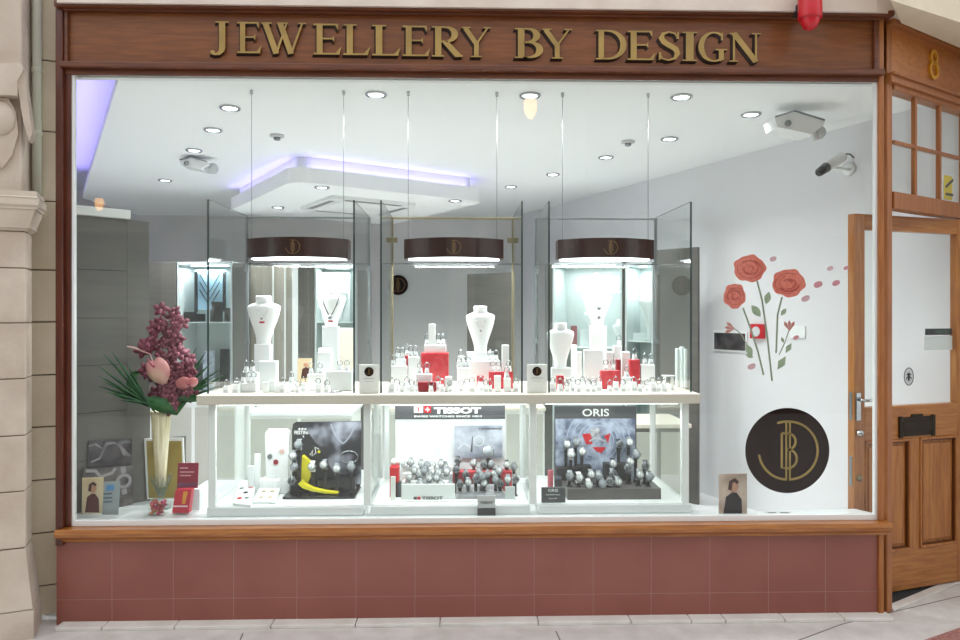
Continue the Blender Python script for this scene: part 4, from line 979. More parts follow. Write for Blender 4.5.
def watch(kind, px, py, Y, zfloor, lb_, grp=None, standm=acry, sc=1.0, stand_lb=None, sg=None):
    p = at(px, py, Y); pr = protos[kind]
    if kind not in used:
        used.add(kind); pr.location = p; pr.scale = (sc,)*3; pr['label'] = lb_
        if grp: pr['group'] = grp
    else: dup(pr, p, random.uniform(-.15, .15), lb_, grp, sc)
    m = MB(); tz = p.z-.012*sc
    m.box(p.x-.008, p.x+.008, Y+.003, Y+.016, zfloor+.004, p.z+.015*sc, bev=.002); m.box(p.x-.014, p.x+.014, Y-.006, Y+.024, zfloor, zfloor+.004)
    solo('watch_stand', m, standm, stand_lb, 'watch stand', sg)

# ---- left lower case: white pads, trays and the black board
zf = z_cb
def lowbox(name, px0, px1, y0, Y, mt, lb_, cat, dp=.03, zb=None): 
    m = MB(); m.box(X(px0, Y), X(px1, Y), Y, Y+dp, zf if zb is None else zb, Z(y0, Y), bev=.003); return solo(name, m, mt, lb_, cat)
Y = .42; t = thing('brooch_pad', 'upright white padded stand with three round brooches', 'display pad', (X(276, Y), Y, zf))
m = MB(); P_ = [zx(266, 478, Y), zx(288, 478, Y), zx(289, 432, Y), zx(286.5, 429.5, Y), zx(268, 429.5, Y), zx(265, 433, Y)]
m.prism(P_, Y, Y+.03); m.box(X(262, Y), X(292, Y), Y-.05, Y+.05, zf, Z(477, Y), bev=.004); m.build('pad', mat('ribbed_white', '#e2e3e5', .5, c2='#eff0f1', nscale=8, stretch=(30, 1, 1)), t)
for px, py, mt, lb_ in ((270, 455.5, steelD, 'grey round brooch left on the upright white pad'), (282, 450.5, mat('pink_enamel', '#d8b4ae', .4), 'pink round brooch at the upper right of the white pad'), (276, 461, redd, 'dark red round brooch low on the white pad')):
    m = MB(); m.disc(X(px, Y), Z(py, Y), .014, Y-.006, Y-.0005); m.disc(X(px, Y), Z(py, Y), .009, Y-.008, Y-.006); solo('brooch', m, mt, lb_, 'brooch')
lowbox('white_upright', 254, 260, 453, .4, acry, 'slim white upright left of the brooch pad', 'display block', .02); lowbox('white_upright', 247.5, 254, 465, .38, acry2, 'low white upright left of the slim one', 'display block', .02)
def tray(pts, lb_, items, grp):
    t = thing('jewellery_tray', lb_, 'tray', atz(*pts[0], zf+.01)); P_ = [atz(a, b, zf+.03) for a, b in pts]
    # tray tilted up towards the back
    lo, hi = zf+.004, zf+.03
    vs = []
    for k, (a, b) in enumerate(pts):
        zz = lo+.008 if k in (0, 1) else hi+.012; q = atz(a, b, zz); vs.append(q)
    vb = [Vector((q.x, q.y, zf+.0005)) for q in vs]
    m = MB(); m.add(vs+vb, [(0, 1, 2, 3), (7, 6, 5, 4), (0, 4, 5, 1), (1, 5, 6, 2), (2, 6, 7, 3), (3, 7, 4, 0)]); m.build('tray', acry, t)
    n3 = (vs[1]-vs[0]).cross(vs[3]-vs[0]).normalized()
    if n3.z < 0: n3 = -n3
    rot = n3.to_track_quat('Z', 'Y').to_matrix().to_4x4()
    for a, b, mt, nm in items:
        q = vs[0].lerp(vs[1], a).lerp(vs[3].lerp(vs[2], a), b)+n3*.001
        m = MB(); m.lathe([(.0125, 0), (.0125, .003), (.007, .006), (.002, .007)], (0, 0, 0), 14, M=Matrix.Translation(q) @ rot); solo('brooch', m, mt, nm, 'brooch', grp)
    return t
pink = mat('rose_enamel', '#c8888a', .4); grey_e = mat('grey_enamel', '#8a9490', .35); gld = mat('soft_gold', '#c0b090', .35, metal=.3)
tray([(233, 503), (250.5, 505), (257, 481), (240, 480)], 'left flat white tray of coloured brooches',
     [(.25, .62, grey_e, 'grey brooch at the back left of the left tray'), (.75, .68, pink, 'pink brooch at the back right of the left tray'), (.3, .2, red, 'red brooch at the front of the left tray'), (.7, .25, grey_e, 'green grey brooch at the front right of the left tray'), (.55, .45, blackm, 'dark brooch in the middle of the left tray')], None)
tray([(253, 502), (275.5, 502), (282, 482), (262, 482)], 'right flat white tray of small gold brooches',
     [(a, b, gld, 'small gold brooch laid in rows on the right white tray') for a in (.3, .7) for b in (.22, .5, .78)], 'gold brooches on the right tray')
# black branded watch board
Yf = .3; Ybk = .44
t = thing('watch_display_board', 'black watch display board with yellow wedge and white crest lettering', 'display board', (X(322, Ybk), Ybk, zf))
m = MB(); m.box(X(282, Yf-.05), X(355, Yf-.05), Yf-.05, Ybk+.05, zf, Z(496, Yf-.05), bev=.006); m.build('base', black, t)
zB = Z(496, Yf-.05)
m = MB(); m.prism([zx(292, 494, Ybk), zx(355, 494, Ybk), zx(361, 484, Ybk), zx(361.5, 421.5, Ybk), zx(296, 422, Ybk), zx(293, 424, Ybk), zx(292, 430, Ybk)], Ybk, Ybk+.012); m.build('backboard', blackm, t)
m = MB(); m.prism([zx(301, 422, Ybk), zx(361.4, 421.8, Ybk), zx(361, 484, Ybk), zx(340, 484, Ybk), zx(321, 450, Ybk)], Ybk-.002, Ybk-.0002); po = m.build('printed_photo', mat('photo_dusk', '#2b2a31', .3, c2='#b4b6c6', nscale=7, detail=2, lo=.45, hi=.7), t)
m = MB(); pts = [(324, 447), (325, 437), (329, 429), (334, 424)]
m.strip([zx(a, b, Ybk) for a, b in ((331, 424), (333, 430), (336, 436), (340, 441), (343, 443.5), (346, 441), (350, 436), (353, 430), (355, 424))], .008, Ybk-.004, Ybk-.0021); m.build('printed_peaks', mat('print_pale', '#a2a4b6', .4), po)
m = MB(); m.text('FESTINA', *(X(294.5, Ybk), X(310.5, Ybk), Z(433.6, Ybk), Z(430, Ybk)), Ybk-.002, Ybk-.0003, bold=.02)
for a in (299.5, 302.5, 305.5): m.disc(X(a, Ybk), Z(428.3, Ybk), .006, Ybk-.002, Ybk-.0003)
m.strip([zx(303, 435.5, Ybk), zx(304, 437.5, Ybk)], .004, Ybk-.002, Ybk-.0003)
m.build('white_lettering', whiteg, t)
m = MB(); m.strip([zx(*q, Ybk) for q in ((310, 455), (313, 450), (312, 456), (316, 453), (315, 447), (319, 449))], .005, Ybk-.003, Ybk-.0003); m.disc(X(319, Ybk), Z(451, Ybk), .008, Ybk-.003, Ybk-.0003, 1); m.build('cycling_emblem', [whiteg, yel], t)
Yw = .36; m = MB(); m.prism([zx(300.5, 487, Yw), zx(302, 456, Yw), zx(309, 462, Yw), zx(311, 476, Yw), zx(306, 486, Yw)], Yw, Yw+.05)
m.build('yellow_wedge', yel, t)
m = MB(); m.strip([zx(300, 482, Yf), zx(304, 486, Yf), zx(313, 489.5, Yf), zx(325, 492, Yf), zx(338, 493, Yf)], [.026, .022, .016, .012, .006], Yf-.01, Yf+.03); m.build('yellow_sweep', yel, t)
m = MB(); 
for px0, px1, yt in ((319, 337, 478), (337, 356, 475), (331, 345, 484)): m.box(X(px0, .38), X(px1, .38), .34, .42, zB, Z(yt, .38), bev=.004)
m.build('step', black, t)
m = MB(); m.tube([at(349+9*math.cos(k*.42), 457+6*math.sin(k*.42), Ybk-.012) for k in range(15)], .003, 6, closed=True); solo('bracelet', m, silver, 'dark beaded bracelet ring on the right of the black board', 'bracelet')
for k, (px, py, kd, lb_) in enumerate(((299, 444, 'steel grey', 'topmost steel watch in the left column of the black board'), (293.5, 455, 'steel white', 'second steel watch down the left column'), (295, 466, 'steel grey', 'third steel watch down the left column'), (292.5, 480, 'steel dark', 'lowest steel watch at the left edge of the black board'),
        (312.5, 466, 'white strap', 'white watch right of the yellow wedge'), (324.5, 464, 'steel white', 'steel watch at the middle of the black board'), (337, 468, 'steel white', 'steel watch right of the middle one on the black board'), (351, 466, 'steel grey', 'rightmost steel watch on the black board'))):
    watch(kd, px, py, .335, zB, lb_, standm=blackm, sc=1.15, stand_lb='slim black support under the '+lb_)
# ---- middle lower case
Ybk = .5; t = thing('watch_display_board', 'white watch backboard with grey header in the middle case', 'display board', (X(450, Ybk), Ybk, zf))
m = MB(); m.box(X(395.5, Ybk), X(505, Ybk), Ybk, Ybk+.015, zf, Z(406, Ybk)); m.build('backboard', photoW, t)
m = MB(); m.box(X(395, Ybk), X(505, Ybk), Ybk-.004, Ybk-.0002, Z(419, Ybk), Z(405.5, Ybk)); m.build('header', charc, t)
m = MB(); m.text('TISSOT', X(434, Ybk), X(481, Ybk), Z(413.5, Ybk), Z(407.3, Ybk), Ybk-.007, Ybk-.0042, bold=.05); m.text('SWISS WATCHES SINCE 1853', X(414, Ybk), X(482, Ybk), Z(417.2, Ybk), Z(415.2, Ybk), Ybk-.006, Ybk-.0042, bold=.03)
m.box(X(414, Ybk), X(423, Ybk), Ybk-.006, Ybk-.0042, Z(412.5, Ybk), Z(406, Ybk)); m.box(X(424, Ybk), X(431, Ybk), Ybk-.006, Ybk-.0042, Z(412.5, Ybk), Z(406, Ybk), 1)
m.box(X(427, Ybk), X(428.2, Ybk), Ybk-.007, Ybk-.006, Z(411.3, Ybk), Z(407.2, Ybk), 0); m.box(X(425.3, Ybk), X(429.8, Ybk), Ybk-.007, Ybk-.006, Z(409.8, Ybk), Z(408.8, Ybk), 0); m.box(X(416, Ybk), X(421, Ybk), Ybk-.007, Ybk-.006, Z(408, Ybk), Z(407, Ybk), 1); m.box(X(418, Ybk), X(419.2, Ybk), Ybk-.007, Ybk-.006, Z(411.5, Ybk), Z(407, Ybk), 1)
m.build('header_lettering', [whiteg, red], t)
Yp = .47; m = MB(); m.box(X(454.5, Yp), X(502.5, Yp), Yp, Yp+.006, Z(458, Yp), Z(425.5, Yp)); po = m.build('printed_photo', photoL, t)
m = MB(); m.text('T-EXPERIENCE', X(478, Yp), X(501, Yp), Z(429.7, Yp), Z(427.9, Yp), Yp-.002, Yp-.0001, bold=.04); m.strip([zx(471.5, 452, Yp), zx(472.5, 436, Yp)], [.012, .003], Yp-.002, Yp-.0001); po2 = m.build('caption', charc, po)
m = MB(); m.strip(arc(X(479, Yp), Z(441, Yp), .028, 0, 360, 20), .004, Yp-.002, Yp-.0001); m.strip([zx(458, 449, Yp), zx(464, 443, Yp), zx(470, 447, Yp)], .005, Yp-.002, Yp-.0001); m.build('printed_wheel', whiteg, po)
# platform
m = MB(); m.box(X(392, .2), X(526, .2), .18, .52, zf, zf+.005, bev=.001); m.build('platform', whiteg, t)
zp = zf+.005; Yg = .21
m = MB(); m.box(X(401.5, Yg), X(455, Yg), Yg, Yg+.01, zp, Z(484, Yg), bev=.002); m.build('white_front_panel', whiteg, t)
m = MB(); m.text('TISSOT', X(422, Yg), X(443, Yg), Z(499.8, Yg), Z(496.2, Yg), Yg-.002, Yg-.0001, bold=.03); m.build('panel_lettering', charc, t)
m = MB(); m.box(X(413.5, Yg), X(416.8, Yg), Yg-.002, Yg-.0001, Z(499.8, Yg), Z(496.4, Yg), 0); m.box(X(417.3, Yg), X(420.5, Yg), Yg-.002, Yg-.0001, Z(499.8, Yg), Z(496.4, Yg), 1); m.build('panel_emblem', [charc, red], t)
m = MB(); vs = [at(456, 500, .215), at(508, 500, .215), at(500, 484, .33), at(456, 484, .33)]; 
m.add([Vector((v.x, v.y, max(v.z, zp+.001))) for v in vs]+[Vector((v.x, v.y, zp+.0002)) for v in vs], [(0, 1, 2, 3), (7, 6, 5, 4), (0, 4, 5, 1), (1, 5, 6, 2), (2, 6, 7, 3), (3, 7, 4, 0)]); m.build('grey_ramp', mat('ramp_grey', '#55555a', .4, c2='#a5a5a8', nscale=6), t)
m = MB(); m.box(X(395.5, .3), X(401.5, .3), .26, .3, zp, Z(481, .28)); m.build('dark_side_block', charc, t)
zst = [(.29, 474), (.36, 466), (.43, 459)]
for (yy, py), mt2 in zip(zst, (acry, acry, acry)):
    m = MB(); m.box(X(402, yy), X(452, yy), yy, yy+.06, zp, Z(py+8, yy)); m.build('white_step', mt2, t)
m = MB(); m.box(X(453, .37), X(512, .37), .37, .44, zp, Z(472, .37)); m.build('red_step', redc, t)
m = MB(); m.box(X(390, .28), X(399, .28), .26, .34, zf+.0052, Z(466, .28), 0, bev=.003); solo('red_block', m, red, 'bright red block at the left of the middle lower case', 'display block')
m = MB(); m.tube([(X(397.5, .33), .33, Z(462, .33)), (X(397.5, .33), .33, zp)], .012, 8); m.lathe([(.033, 0), (.036, .006), (.03, .018), (.01, .022)], (X(397.5, .33), .33, Z(462, .33)), 16, sy=.8); solo('mushroom_stand', m, acry, 'white round topped stand above the bright red block', 'stand')
wl = [(100, 165), (142, 150), (215, 160), (255, 175), (295, 165), (350, 160), (380, 175), (465, 140), (575, 155), (645, 165), (695, 162), (800, 165), (850, 180),
      (165, 205), (195, 225), (235, 210), (285, 215), (330, 220), (385, 215), (455, 200), (748, 205), (520, 232), (670, 232), (715, 225), (610, 215),
      (120, 305), (205, 290), (245, 300), (300, 290), (345, 295), (415, 305), (480, 300), (535, 285), (588, 262), (630, 245), (645, 290), (725, 268), (755, 295), (808, 265), (858, 265), (130, 250), (270, 258), (320, 255)]
for k, (a, b) in enumerate(wl):
    px = 390+a/6.857; py = 440+b/6.857
    Y = .42 if b < 185 else (.345 if b < 240 else .27); left = a < 400
    kd = (('white strap', 'steel white', 'steel white', 'steel grey')[k % 4]) if left else ('steel grey', 'black strap dark', 'steel white', 'steel dark', 'steel grey', 'black strap white')[k % 6]
    row = 'back' if Y > .4 else ('middle' if Y > .3 else 'front'); sd = 'left' if left else 'right'
    knd = {'white strap': 'pale strap watch', 'steel white': 'steel watch with white dial', 'steel grey': 'steel watch with grey dial', 'steel dark': 'steel watch with dark dial', 'black strap dark': 'black watch', 'black strap white': 'black strap watch with white dial'}[kd]
    watch(kd, px, py, Y, zp, f'{knd} in the {row} row, {sd} half of middle case', f'{kd} watches, {row} row, {sd} half of middle case', acry if left else (blackm if k % 2 else charc), 1.0, f'slim watch stand of the {row} row, {sd} half of the middle lower case', f'watch stands, {row} row, {sd} half of middle case')
# big round silver dial
m = MB(); c = at(488, 452, .44); Mt = Matrix.Translation(c) @ Matrix.Rotation(R(80), 4, 'X')
t = thing('display_clock', 'large round silver dial above the watches in the middle case', 'clock', (c.x, c.y, zp))
m.lathe([(.028, -.01), (.034, -.006), (.034, .004), (.03, .008)], (0, 0, 0), 24, M=Mt); m.build('case', silver, t); m = MB(); m.lathe([(.0285, .0075), (.0285, .009)], (0, 0, 0), 24, M=Mt); m.build('dial', dG, t)
m = MB(); m.box(c.x-.008, c.x+.008, c.y+.005, c.y+.02, zp, c.z); m.build('stand', charc, t)
t = thing('name_plate', 'small grey name plate standing before the middle lower case', 'sign', (X(487, .08), .08, z_deck)); Yq = .08
m = MB(); m.box(X(477.5, Yq), X(495.5, Yq), Yq, Yq+.008, Z(508.5, Yq), Z(496, Yq), bev=.002); m.build('plate', greyc, t); m = MB(); m.box(X(477.5, Yq), X(495.5, Yq), Yq-.004, Yq+.012, z_deck, Z(508.5, Yq)); m.build('foot', charc, t)
m = MB(); m.text('TISSOT', X(480, Yq), X(493, Yq), Z(504.3, Yq), Z(501.6, Yq), Yq-.002, Yq-.0001); m.build('lettering', charc, t)
lowbox('small_notice', 505, 515, 487, .2, greyc, 'small pale notice at the right front of the middle case', 'card', .006, zp)
lowbox('price_list', 390.5, 395.5, 476, .2, paper, 'narrow white price list at the left front of the middle case', 'card', .006, z_cb)
# ---- right lower case
Ybk = .46; t = thing('watch_display_board', 'grey watch backboard printed with watch works in the right case', 'display board', (X(595, Ybk), Ybk, zf))
m = MB(); m.box(X(554.5, Ybk), X(636.5, Ybk), Ybk, Ybk+.015, zf, Z(406.5, Ybk)); m.build('backboard', charc, t)
m = MB(); m.box(X(555.5, Ybk), X(635, Ybk), Ybk-.003, Ybk-.0002, Z(480, Ybk), Z(419.2, Ybk)); po = m.build('printed_works', gearM, t)
m = MB(); cx, cz = X(598, Ybk), Z(442, Ybk); pal = mat('print_steel', '#aab4ca', .35); 
for r_, a0, a1 in ((.09, -60, 240), (.112, -60, 240), (.15, -60, 52), (.15, 128, 240), (.18, -45, 40), (.18, 140, 225)): m.strip(arc(cx, cz, r_, a0, a1, 32), .005, Ybk-.005, Ybk-.0031)
m.build('printed_rings', pal, po)
m = MB(); m.prism([zx(582, 434, Ybk), zx(591, 433, Ybk), zx(592, 444, Ybk), zx(586, 444, Ybk)], Ybk-.006, Ybk-.0035); m.prism([zx(592, 447, Ybk), zx(606, 447, Ybk), zx(601, 453, Ybk), zx(596, 451, Ybk)], Ybk-.006, Ybk-.0035); m.prism([zx(604, 436, Ybk), zx(610, 433, Ybk), zx(608, 443, Ybk)], Ybk-.006, Ybk-.0035); m.build('printed_red_rotor', red, po)
m = MB(); m.disc(X(595, Ybk), Z(433, Ybk), .03, Ybk-.007, Ybk-.0036); m.strip([zx(589, 441, Ybk), zx(597, 437, Ybk), zx(606, 442, Ybk)], .01, Ybk-.008, Ybk-.0036); m.build('printed_balance', mat('print_grey', '#c4c4c8', .4, c2='#75757c', nscale=40), po)
m = MB(); m.text('ORIS', X(582.3, Ybk), X(609, Ybk), Z(416.8, Ybk), Z(409.3, Ybk), Ybk-.004, Ybk-.0002, bold=.015); m.build('header_lettering', whiteg, t)
m = MB(); m.box(X(567, .22), X(660, .22), .2, .46, zf, Z(490, .2)); m.build('base', mat('taupe_base', '#575250', .45), t)
zo = Z(490, .2)
m = MB(); m.box(X(556, .4), X(580, .4), .38, .44, Z(472, .4)-.02, Z(468, .4), bev=.003); m.box(X(562, .4), X(570, .4), .4, .44, zf, Z(470, .4)); m.box(X(604, .4), X(628, .4), .38, .44, zo, Z(464, .4), bev=.003); m.box(X(577, .4), X(591, .4), .38, .44, zo, Z(466, .4), bev=.003)
m.box(X(575, .3), X(610, .3), .3, .36, zo, Z(484, .3), bev=.003); m.build('black_steps', blackm, t)
ol = [(540+145/5.57, 400+243/5.57, .4), (540+200/5.57, 400+232/5.57, .42), (540+172/5.57, 400+300/5.57, .36), (540+235/5.57, 400+285/5.57, .38), (569.6, 475, .25), (578.6, 477, .25), (590.5, 474, .27), (598.5, 475, .25), (588, 484, .23),
      (600+105/5.57, 400+245/5.57, .42), (600+160/5.57, 400+232/5.57, .4), (636, 454, .34), (629.5, 461, .32), (628, 467.5, .3), (645, 465, .3), (638.6, 474, .26), (648.5, 476, .25), (612.5, 463, .38), (612, 473, .3), (609, 481, .24), (617, 481, .24), (601.5, 483, .23)]
for k, (px, py, Y) in enumerate(ol):
    kd = ('steel white', 'steel grey', 'black strap white', 'steel dark', 'black strap dark')[k % 5] if px > 600 else ('steel white', 'steel grey', 'white strap')[k % 3]
    row = 'on tall supports' if Y > .31 else 'on the base'; sd = 'left' if px < 600 else 'right'
    knd = {'white strap': 'pale strap watch', 'steel white': 'steel watch with white dial', 'steel grey': 'steel watch with grey dial', 'steel dark': 'steel watch with dark dial', 'black strap dark': 'black watch', 'black strap white': 'black strap watch with white dial'}[kd]
    watch(kd, px, py, Y, zo, f'{knd} {row}, {sd} of right case', f'{kd} watches {row} at the {sd} of the right case', blackm, 1.15, f'black watch stand {row} at the {sd} of the right lower case', f'watch stands {row} at the {sd} of right case')
t = thing('name_plate', 'grey lettered plate at the left front of the right lower case', 'sign', (X(553, .15), .15, zf)); Yq = .15
m = MB(); m.box(X(541.5, Yq), X(565.5, Yq), Yq, Yq+.012, z_cb, Z(488, Yq), bev=.002); m.build('plate', charc, t)
m = MB(); m.text('ORIS', X(548, Yq), X(558, Yq), Z(492.6, Yq), Z(489.6, Yq), Yq-.002, Yq-.0001); m.text('Swiss Made Watches', X(546, Yq), X(560, Yq), Z(496, Yq), Z(494.4, Yq), Yq-.002, Yq-.0001, bold=0); m.text('Since 1904', X(549, Yq), X(557, Yq), Z(499.8, Yq), Z(498.3, Yq), Yq-.002, Yq-.0001, bold=0); m.build('lettering', whiteg, t)
m = MB(); x = X(550.5, .36); m.lathe([(.014, 0), (.016, .003), (.016, .12), (.014, .124)], (x, .36, zf), 16); solo('red_tube', m, mat('dusty_red', '#a8505a', .4), 'upright red tube left of the grey watch backboard', 'tube')

# ------------------------------------------------------------------ left window corner
zk = z_deck
def card(name, lb_, cat, pts, Y, parts_, th=.006, lean=0):
    bx = [zx(a, b, Y) for a, b in pts]; t = thing(name, lb_, cat, (sum(p[0] for p in bx)/len(bx), Y, zk))
    m = MB(); m.prism(bx, Y, Y+th); m.build('board', parts_[0], t); return t
def printp(t, nm, mt, pts, Y, e=.0015): m = MB(); m.prism([zx(a, b, Y) for a, b in pts], Y-e-.0003, Y-.0003); return m.build(nm, mt, t)
def gy(px, py): return atz(px, py, zk).y
def grow(pts, Y):  # keep foot on the deck
    z0 = zk; out = []
    return out
def onfoot(Y): # pixel row where the deck lies at depth Y
    p = Vector((0, Y, zk)); D = (Y-CAM.y)*math.cos(YAW); return HY-(zk-CAM.z)/D*F
MWP = WP.M()
def wq(px, py): return WP.uz(px, py)
t = thing('watch_photo_board', 'square dark watch photograph board hung upper on the grey screen at the left', 'picture', MWP @ Vector((wq(109, 460)[0], -.02, wq(109, 466)[1])), WP.a)
m = MB(); m.prism([wq(87, 466), wq(131, 466), wq(131, 438.5), wq(88, 441)], -.012, -.001, M=MWP); m.build('board', photoB, t)
m = MB(); m.strip([wq(102, 449), wq(106, 443.5), wq(114, 442.5), wq(120, 446), wq(124, 453), wq(130, 456)], [.012, .02, .012, .014, .024, .012], -.0135, -.0122, M=MWP)
m.strip([wq(88, 446), wq(95, 444), wq(103, 449), wq(99, 458), wq(90, 462)], .012, -.0135, -.0122, M=MWP); m.strip([wq(118, 443), wq(124, 441), wq(130, 441)], .02, -.0135, -.0122, M=MWP); m.build('printed_watch', mat('print_silver', '#8f8b8e', .35, c2='#5c5a60', nscale=20), t)
t = thing('watch_photo_board', 'lower dark watch photograph board under the square one at the left', 'picture', MWP @ Vector((wq(109, 480)[0], -.03, zk)), WP.a)
m = MB(); m.prism([(wq(80, 480)[0], zk), (wq(131, 480)[0], zk), wq(131, 465), wq(82, 467.5)], -.03, -.018, M=MWP); m.build('board', mat('photo_mauve', '#3f3a3c', .35, c2='#78716f', nscale=12), t)
m = MB(); u_, z_ = wq(122, 480); m.strip(arc(u_, z_, .032, 0, 360, 22), .016, -.0325, -.0302, M=MWP); m.strip([wq(121, 466), wq(122, 472)], .024, -.0325, -.0302, M=MWP); m.strip([wq(122, 488), wq(123, 493)], .024, -.0325, -.0302, M=MWP)
m.strip([wq(84, 470), wq(94, 470), wq(99, 476), wq(110, 472), wq(114, 467)], .016, -.0325, -.0302, M=MWP); m.build('printed_watch', mat('print_silver2', '#9a9698', .35), t)
def portrait(name, lb_, x0, x1, y0, Y, bg, coat_):
    fy = onfoot(Y); t = card(name, lb_, 'picture', [(x0, fy), (x1, fy), (x1, y0), (x0, y0+.6)], Y, [bg])
    w_ = (x1-x0)
    m = MB(); q = zx(x0+w_*.52, y0+(fy-y0)*.3, Y); m.ball((q[0], Y-.002, q[1]), .018*w_/16, sy=.12, sx=.8); m.build('printed_face', skin, t)
    m = MB(); m.strip([zx(x0+w_*.38, y0+(fy-y0)*.38, Y), zx(x0+w_*.42, y0+(fy-y0)*.2, Y), zx(x0+w_*.55, y0+(fy-y0)*.15, Y), zx(x0+w_*.66, y0+(fy-y0)*.22, Y)], .01*w_/16, Y-.006, Y-.0005); m.build('printed_hair', brnp, t)
    printp(t, 'printed_jacket', coat_, [(x0+w_*.15, fy-1), (x0+w_*.25, y0+(fy-y0)*.55), (x0+w_*.45, y0+(fy-y0)*.45), (x0+w_*.62, y0+(fy-y0)*.45), (x0+w_*.8, y0+(fy-y0)*.6), (x0+w_*.82, fy-1)], Y, .002)
    return t
portrait('portrait_card', 'cream portrait card of a person in dark red at bottom left', 82, 103, 477.5, .125, cream, mat('print_maroon', '#5a2a28', .5))
portrait('portrait_card', 'portrait card of a person in black jacket by the right case', 719, 747, 473.5, .078, mat('photo_rosy', '#b09888', .45, c2='#d8c8b8', nscale=8), mat('print_black', '#2a2226', .5))
Y = .10; t = card('blue_notice', 'small clear notice with a blue panel at bottom left', 'card', [(102, onfoot(Y)), (118, onfoot(Y)), (120, 481), (104, 482)], Y, [mat('notice_grey', '#8f9a9c', .25)]); printp(t, 'blue_panel', blue, [(106, 491), (114, 490), (114, 484.5), (107, 485)], Y)
m = MB(); 
for py in (494, 498, 502): m.strip([zx(104, py, Y), zx(112, py-.5, Y)], .008, Y-.002, Y-.0003)
m.build('text_lines', mat('notice_blue_grey', '#4c6070', .5), t)
Y = .40; fy = onfoot(Y)
t = thing('gold_framed_board', 'olive gold framed board standing behind the vase', 'picture', (X(164, Y), Y, zk)); m = MB(); bxp = [zx(147, fy, Y), zx(185, fy, Y), zx(183, 438, Y), zx(144, 438.5, Y)]; m.prism(bxp, Y, Y+.012); m.build('frame', whiteg, t)
printp(t, 'gold_panel', olive, [(149, fy-1.5), (183.5, fy-1.5), (181.5, 441), (146.5, 441)], Y)
# cards at the right of the vase
Y = .22; t = card('red_leaflet', 'upright dark red leaflet right of the vase', 'card', [(177, 489), (197.5, 488), (198.5, 463), (178, 463)], Y, [maroon]); printp(t, 'purple_band', mat('purple_grey', '#73405c', .5), [(178, 487), (197, 486.5), (197, 482.5), (178, 483)], Y)
m = MB(); 
for a, b, c_ in ((180, 188, 468), (180, 194, 472), (180, 191, 475.5)): m.strip([zx(a, c_, Y), zx(b, c_, Y)], .006, Y-.002, Y-.0003)
m.build('text_lines', mat('leaflet_text', '#cf9aa0', .5), t); m = MB(); m.box(X(176, Y), X(199, Y), Y+.007, Y+.04, zk, Z(488, Y)); m.build('stand', frost, t)
Y = .13; t = card('red_card_box', 'red box with a yellow stripe in front of the dark red leaflet', 'card', [(172, onfoot(Y)), (188.5, onfoot(Y)), (191.5, 489.5), (175.5, 490)], Y, [mat('crimson_box', '#c0283c', .4)], th=.04); printp(t, 'yellow_stripe', mat('amber_print', '#d89430', .4), [(182, 504), (185, 504), (188, 491.5), (183.5, 491.5)], Y); printp(t, 'white_border', mat('pink_border', '#e8c8cc', .5), [(172.3, 507), (187.5, 507), (187.8, 505.5), (172.6, 505.5)], Y)
# pot pourri box
Y = .15; t = thing('glass_pot', 'small clear pot filled with pink petals before the vase', 'pot', (X(158, Y), Y, zk)); x = X(158, Y)
m = MB(); m.box(x-.038, x+.038, Y-.035, Y+.035, zk, zk+.075, bev=.004); m.build('pot', GLC, t)
m = MB(); 
for k in range(46): m.ball((x+random.uniform(-.03, .03), Y+random.uniform(-.028, .028), zk+.008+random.uniform(0, .062)), random.uniform(.009, .014), n=6, sz=.7, mi=k % 3)
o_ = m.build('petal_filling', [mat('petal_pink', '#b8345c', .5), mat('petal_red', '#a03038', .5), mat('petal_ochre', '#c08058', .5)], t); o_['kind'] = 'stuff'

# ---- vase and flowers
Y = .27; vx = X(161, Y); s = (Y+3.5)/F; zv = Z(410, Y)
vz = thing('vase', 'tall cream fluted vase with clear glass foot', 'vase', (vx, Y, zk)); hv = zv-zk
m = MB(); m.lathe([(.022, hv*.22), (.028, hv*.4), (.038, hv*.68), (.047, hv*.94), (.052, hv), (.046, hv), (.04, hv*.93), (.012, hv*.3)], (vx, Y, zk), 36, lobes=12, la=.06); m.build('body', vaseM, vz)
m = MB(); m.lathe([(.05, 0), (.052, .006), (.02, .02), (.014, hv*.12), (.018, hv*.22), (.012, hv*.24)], (vx, Y, zk), 20); 
for k in range(12):
    a = k*math.pi/6; m.tube([(vx+.014*math.cos(a), Y+.014*math.sin(a), zk+hv*.13), (vx+.035*math.cos(a), Y+.035*math.sin(a), zk+hv*.24), (vx+.06*math.cos(a), Y+.05*math.sin(a), zk+hv*.34)], [.004, .007, .003], 5)
fo = m.build('glass_foot', GLT, vz); fo['label'] = 'clear glass foot with upright petals'
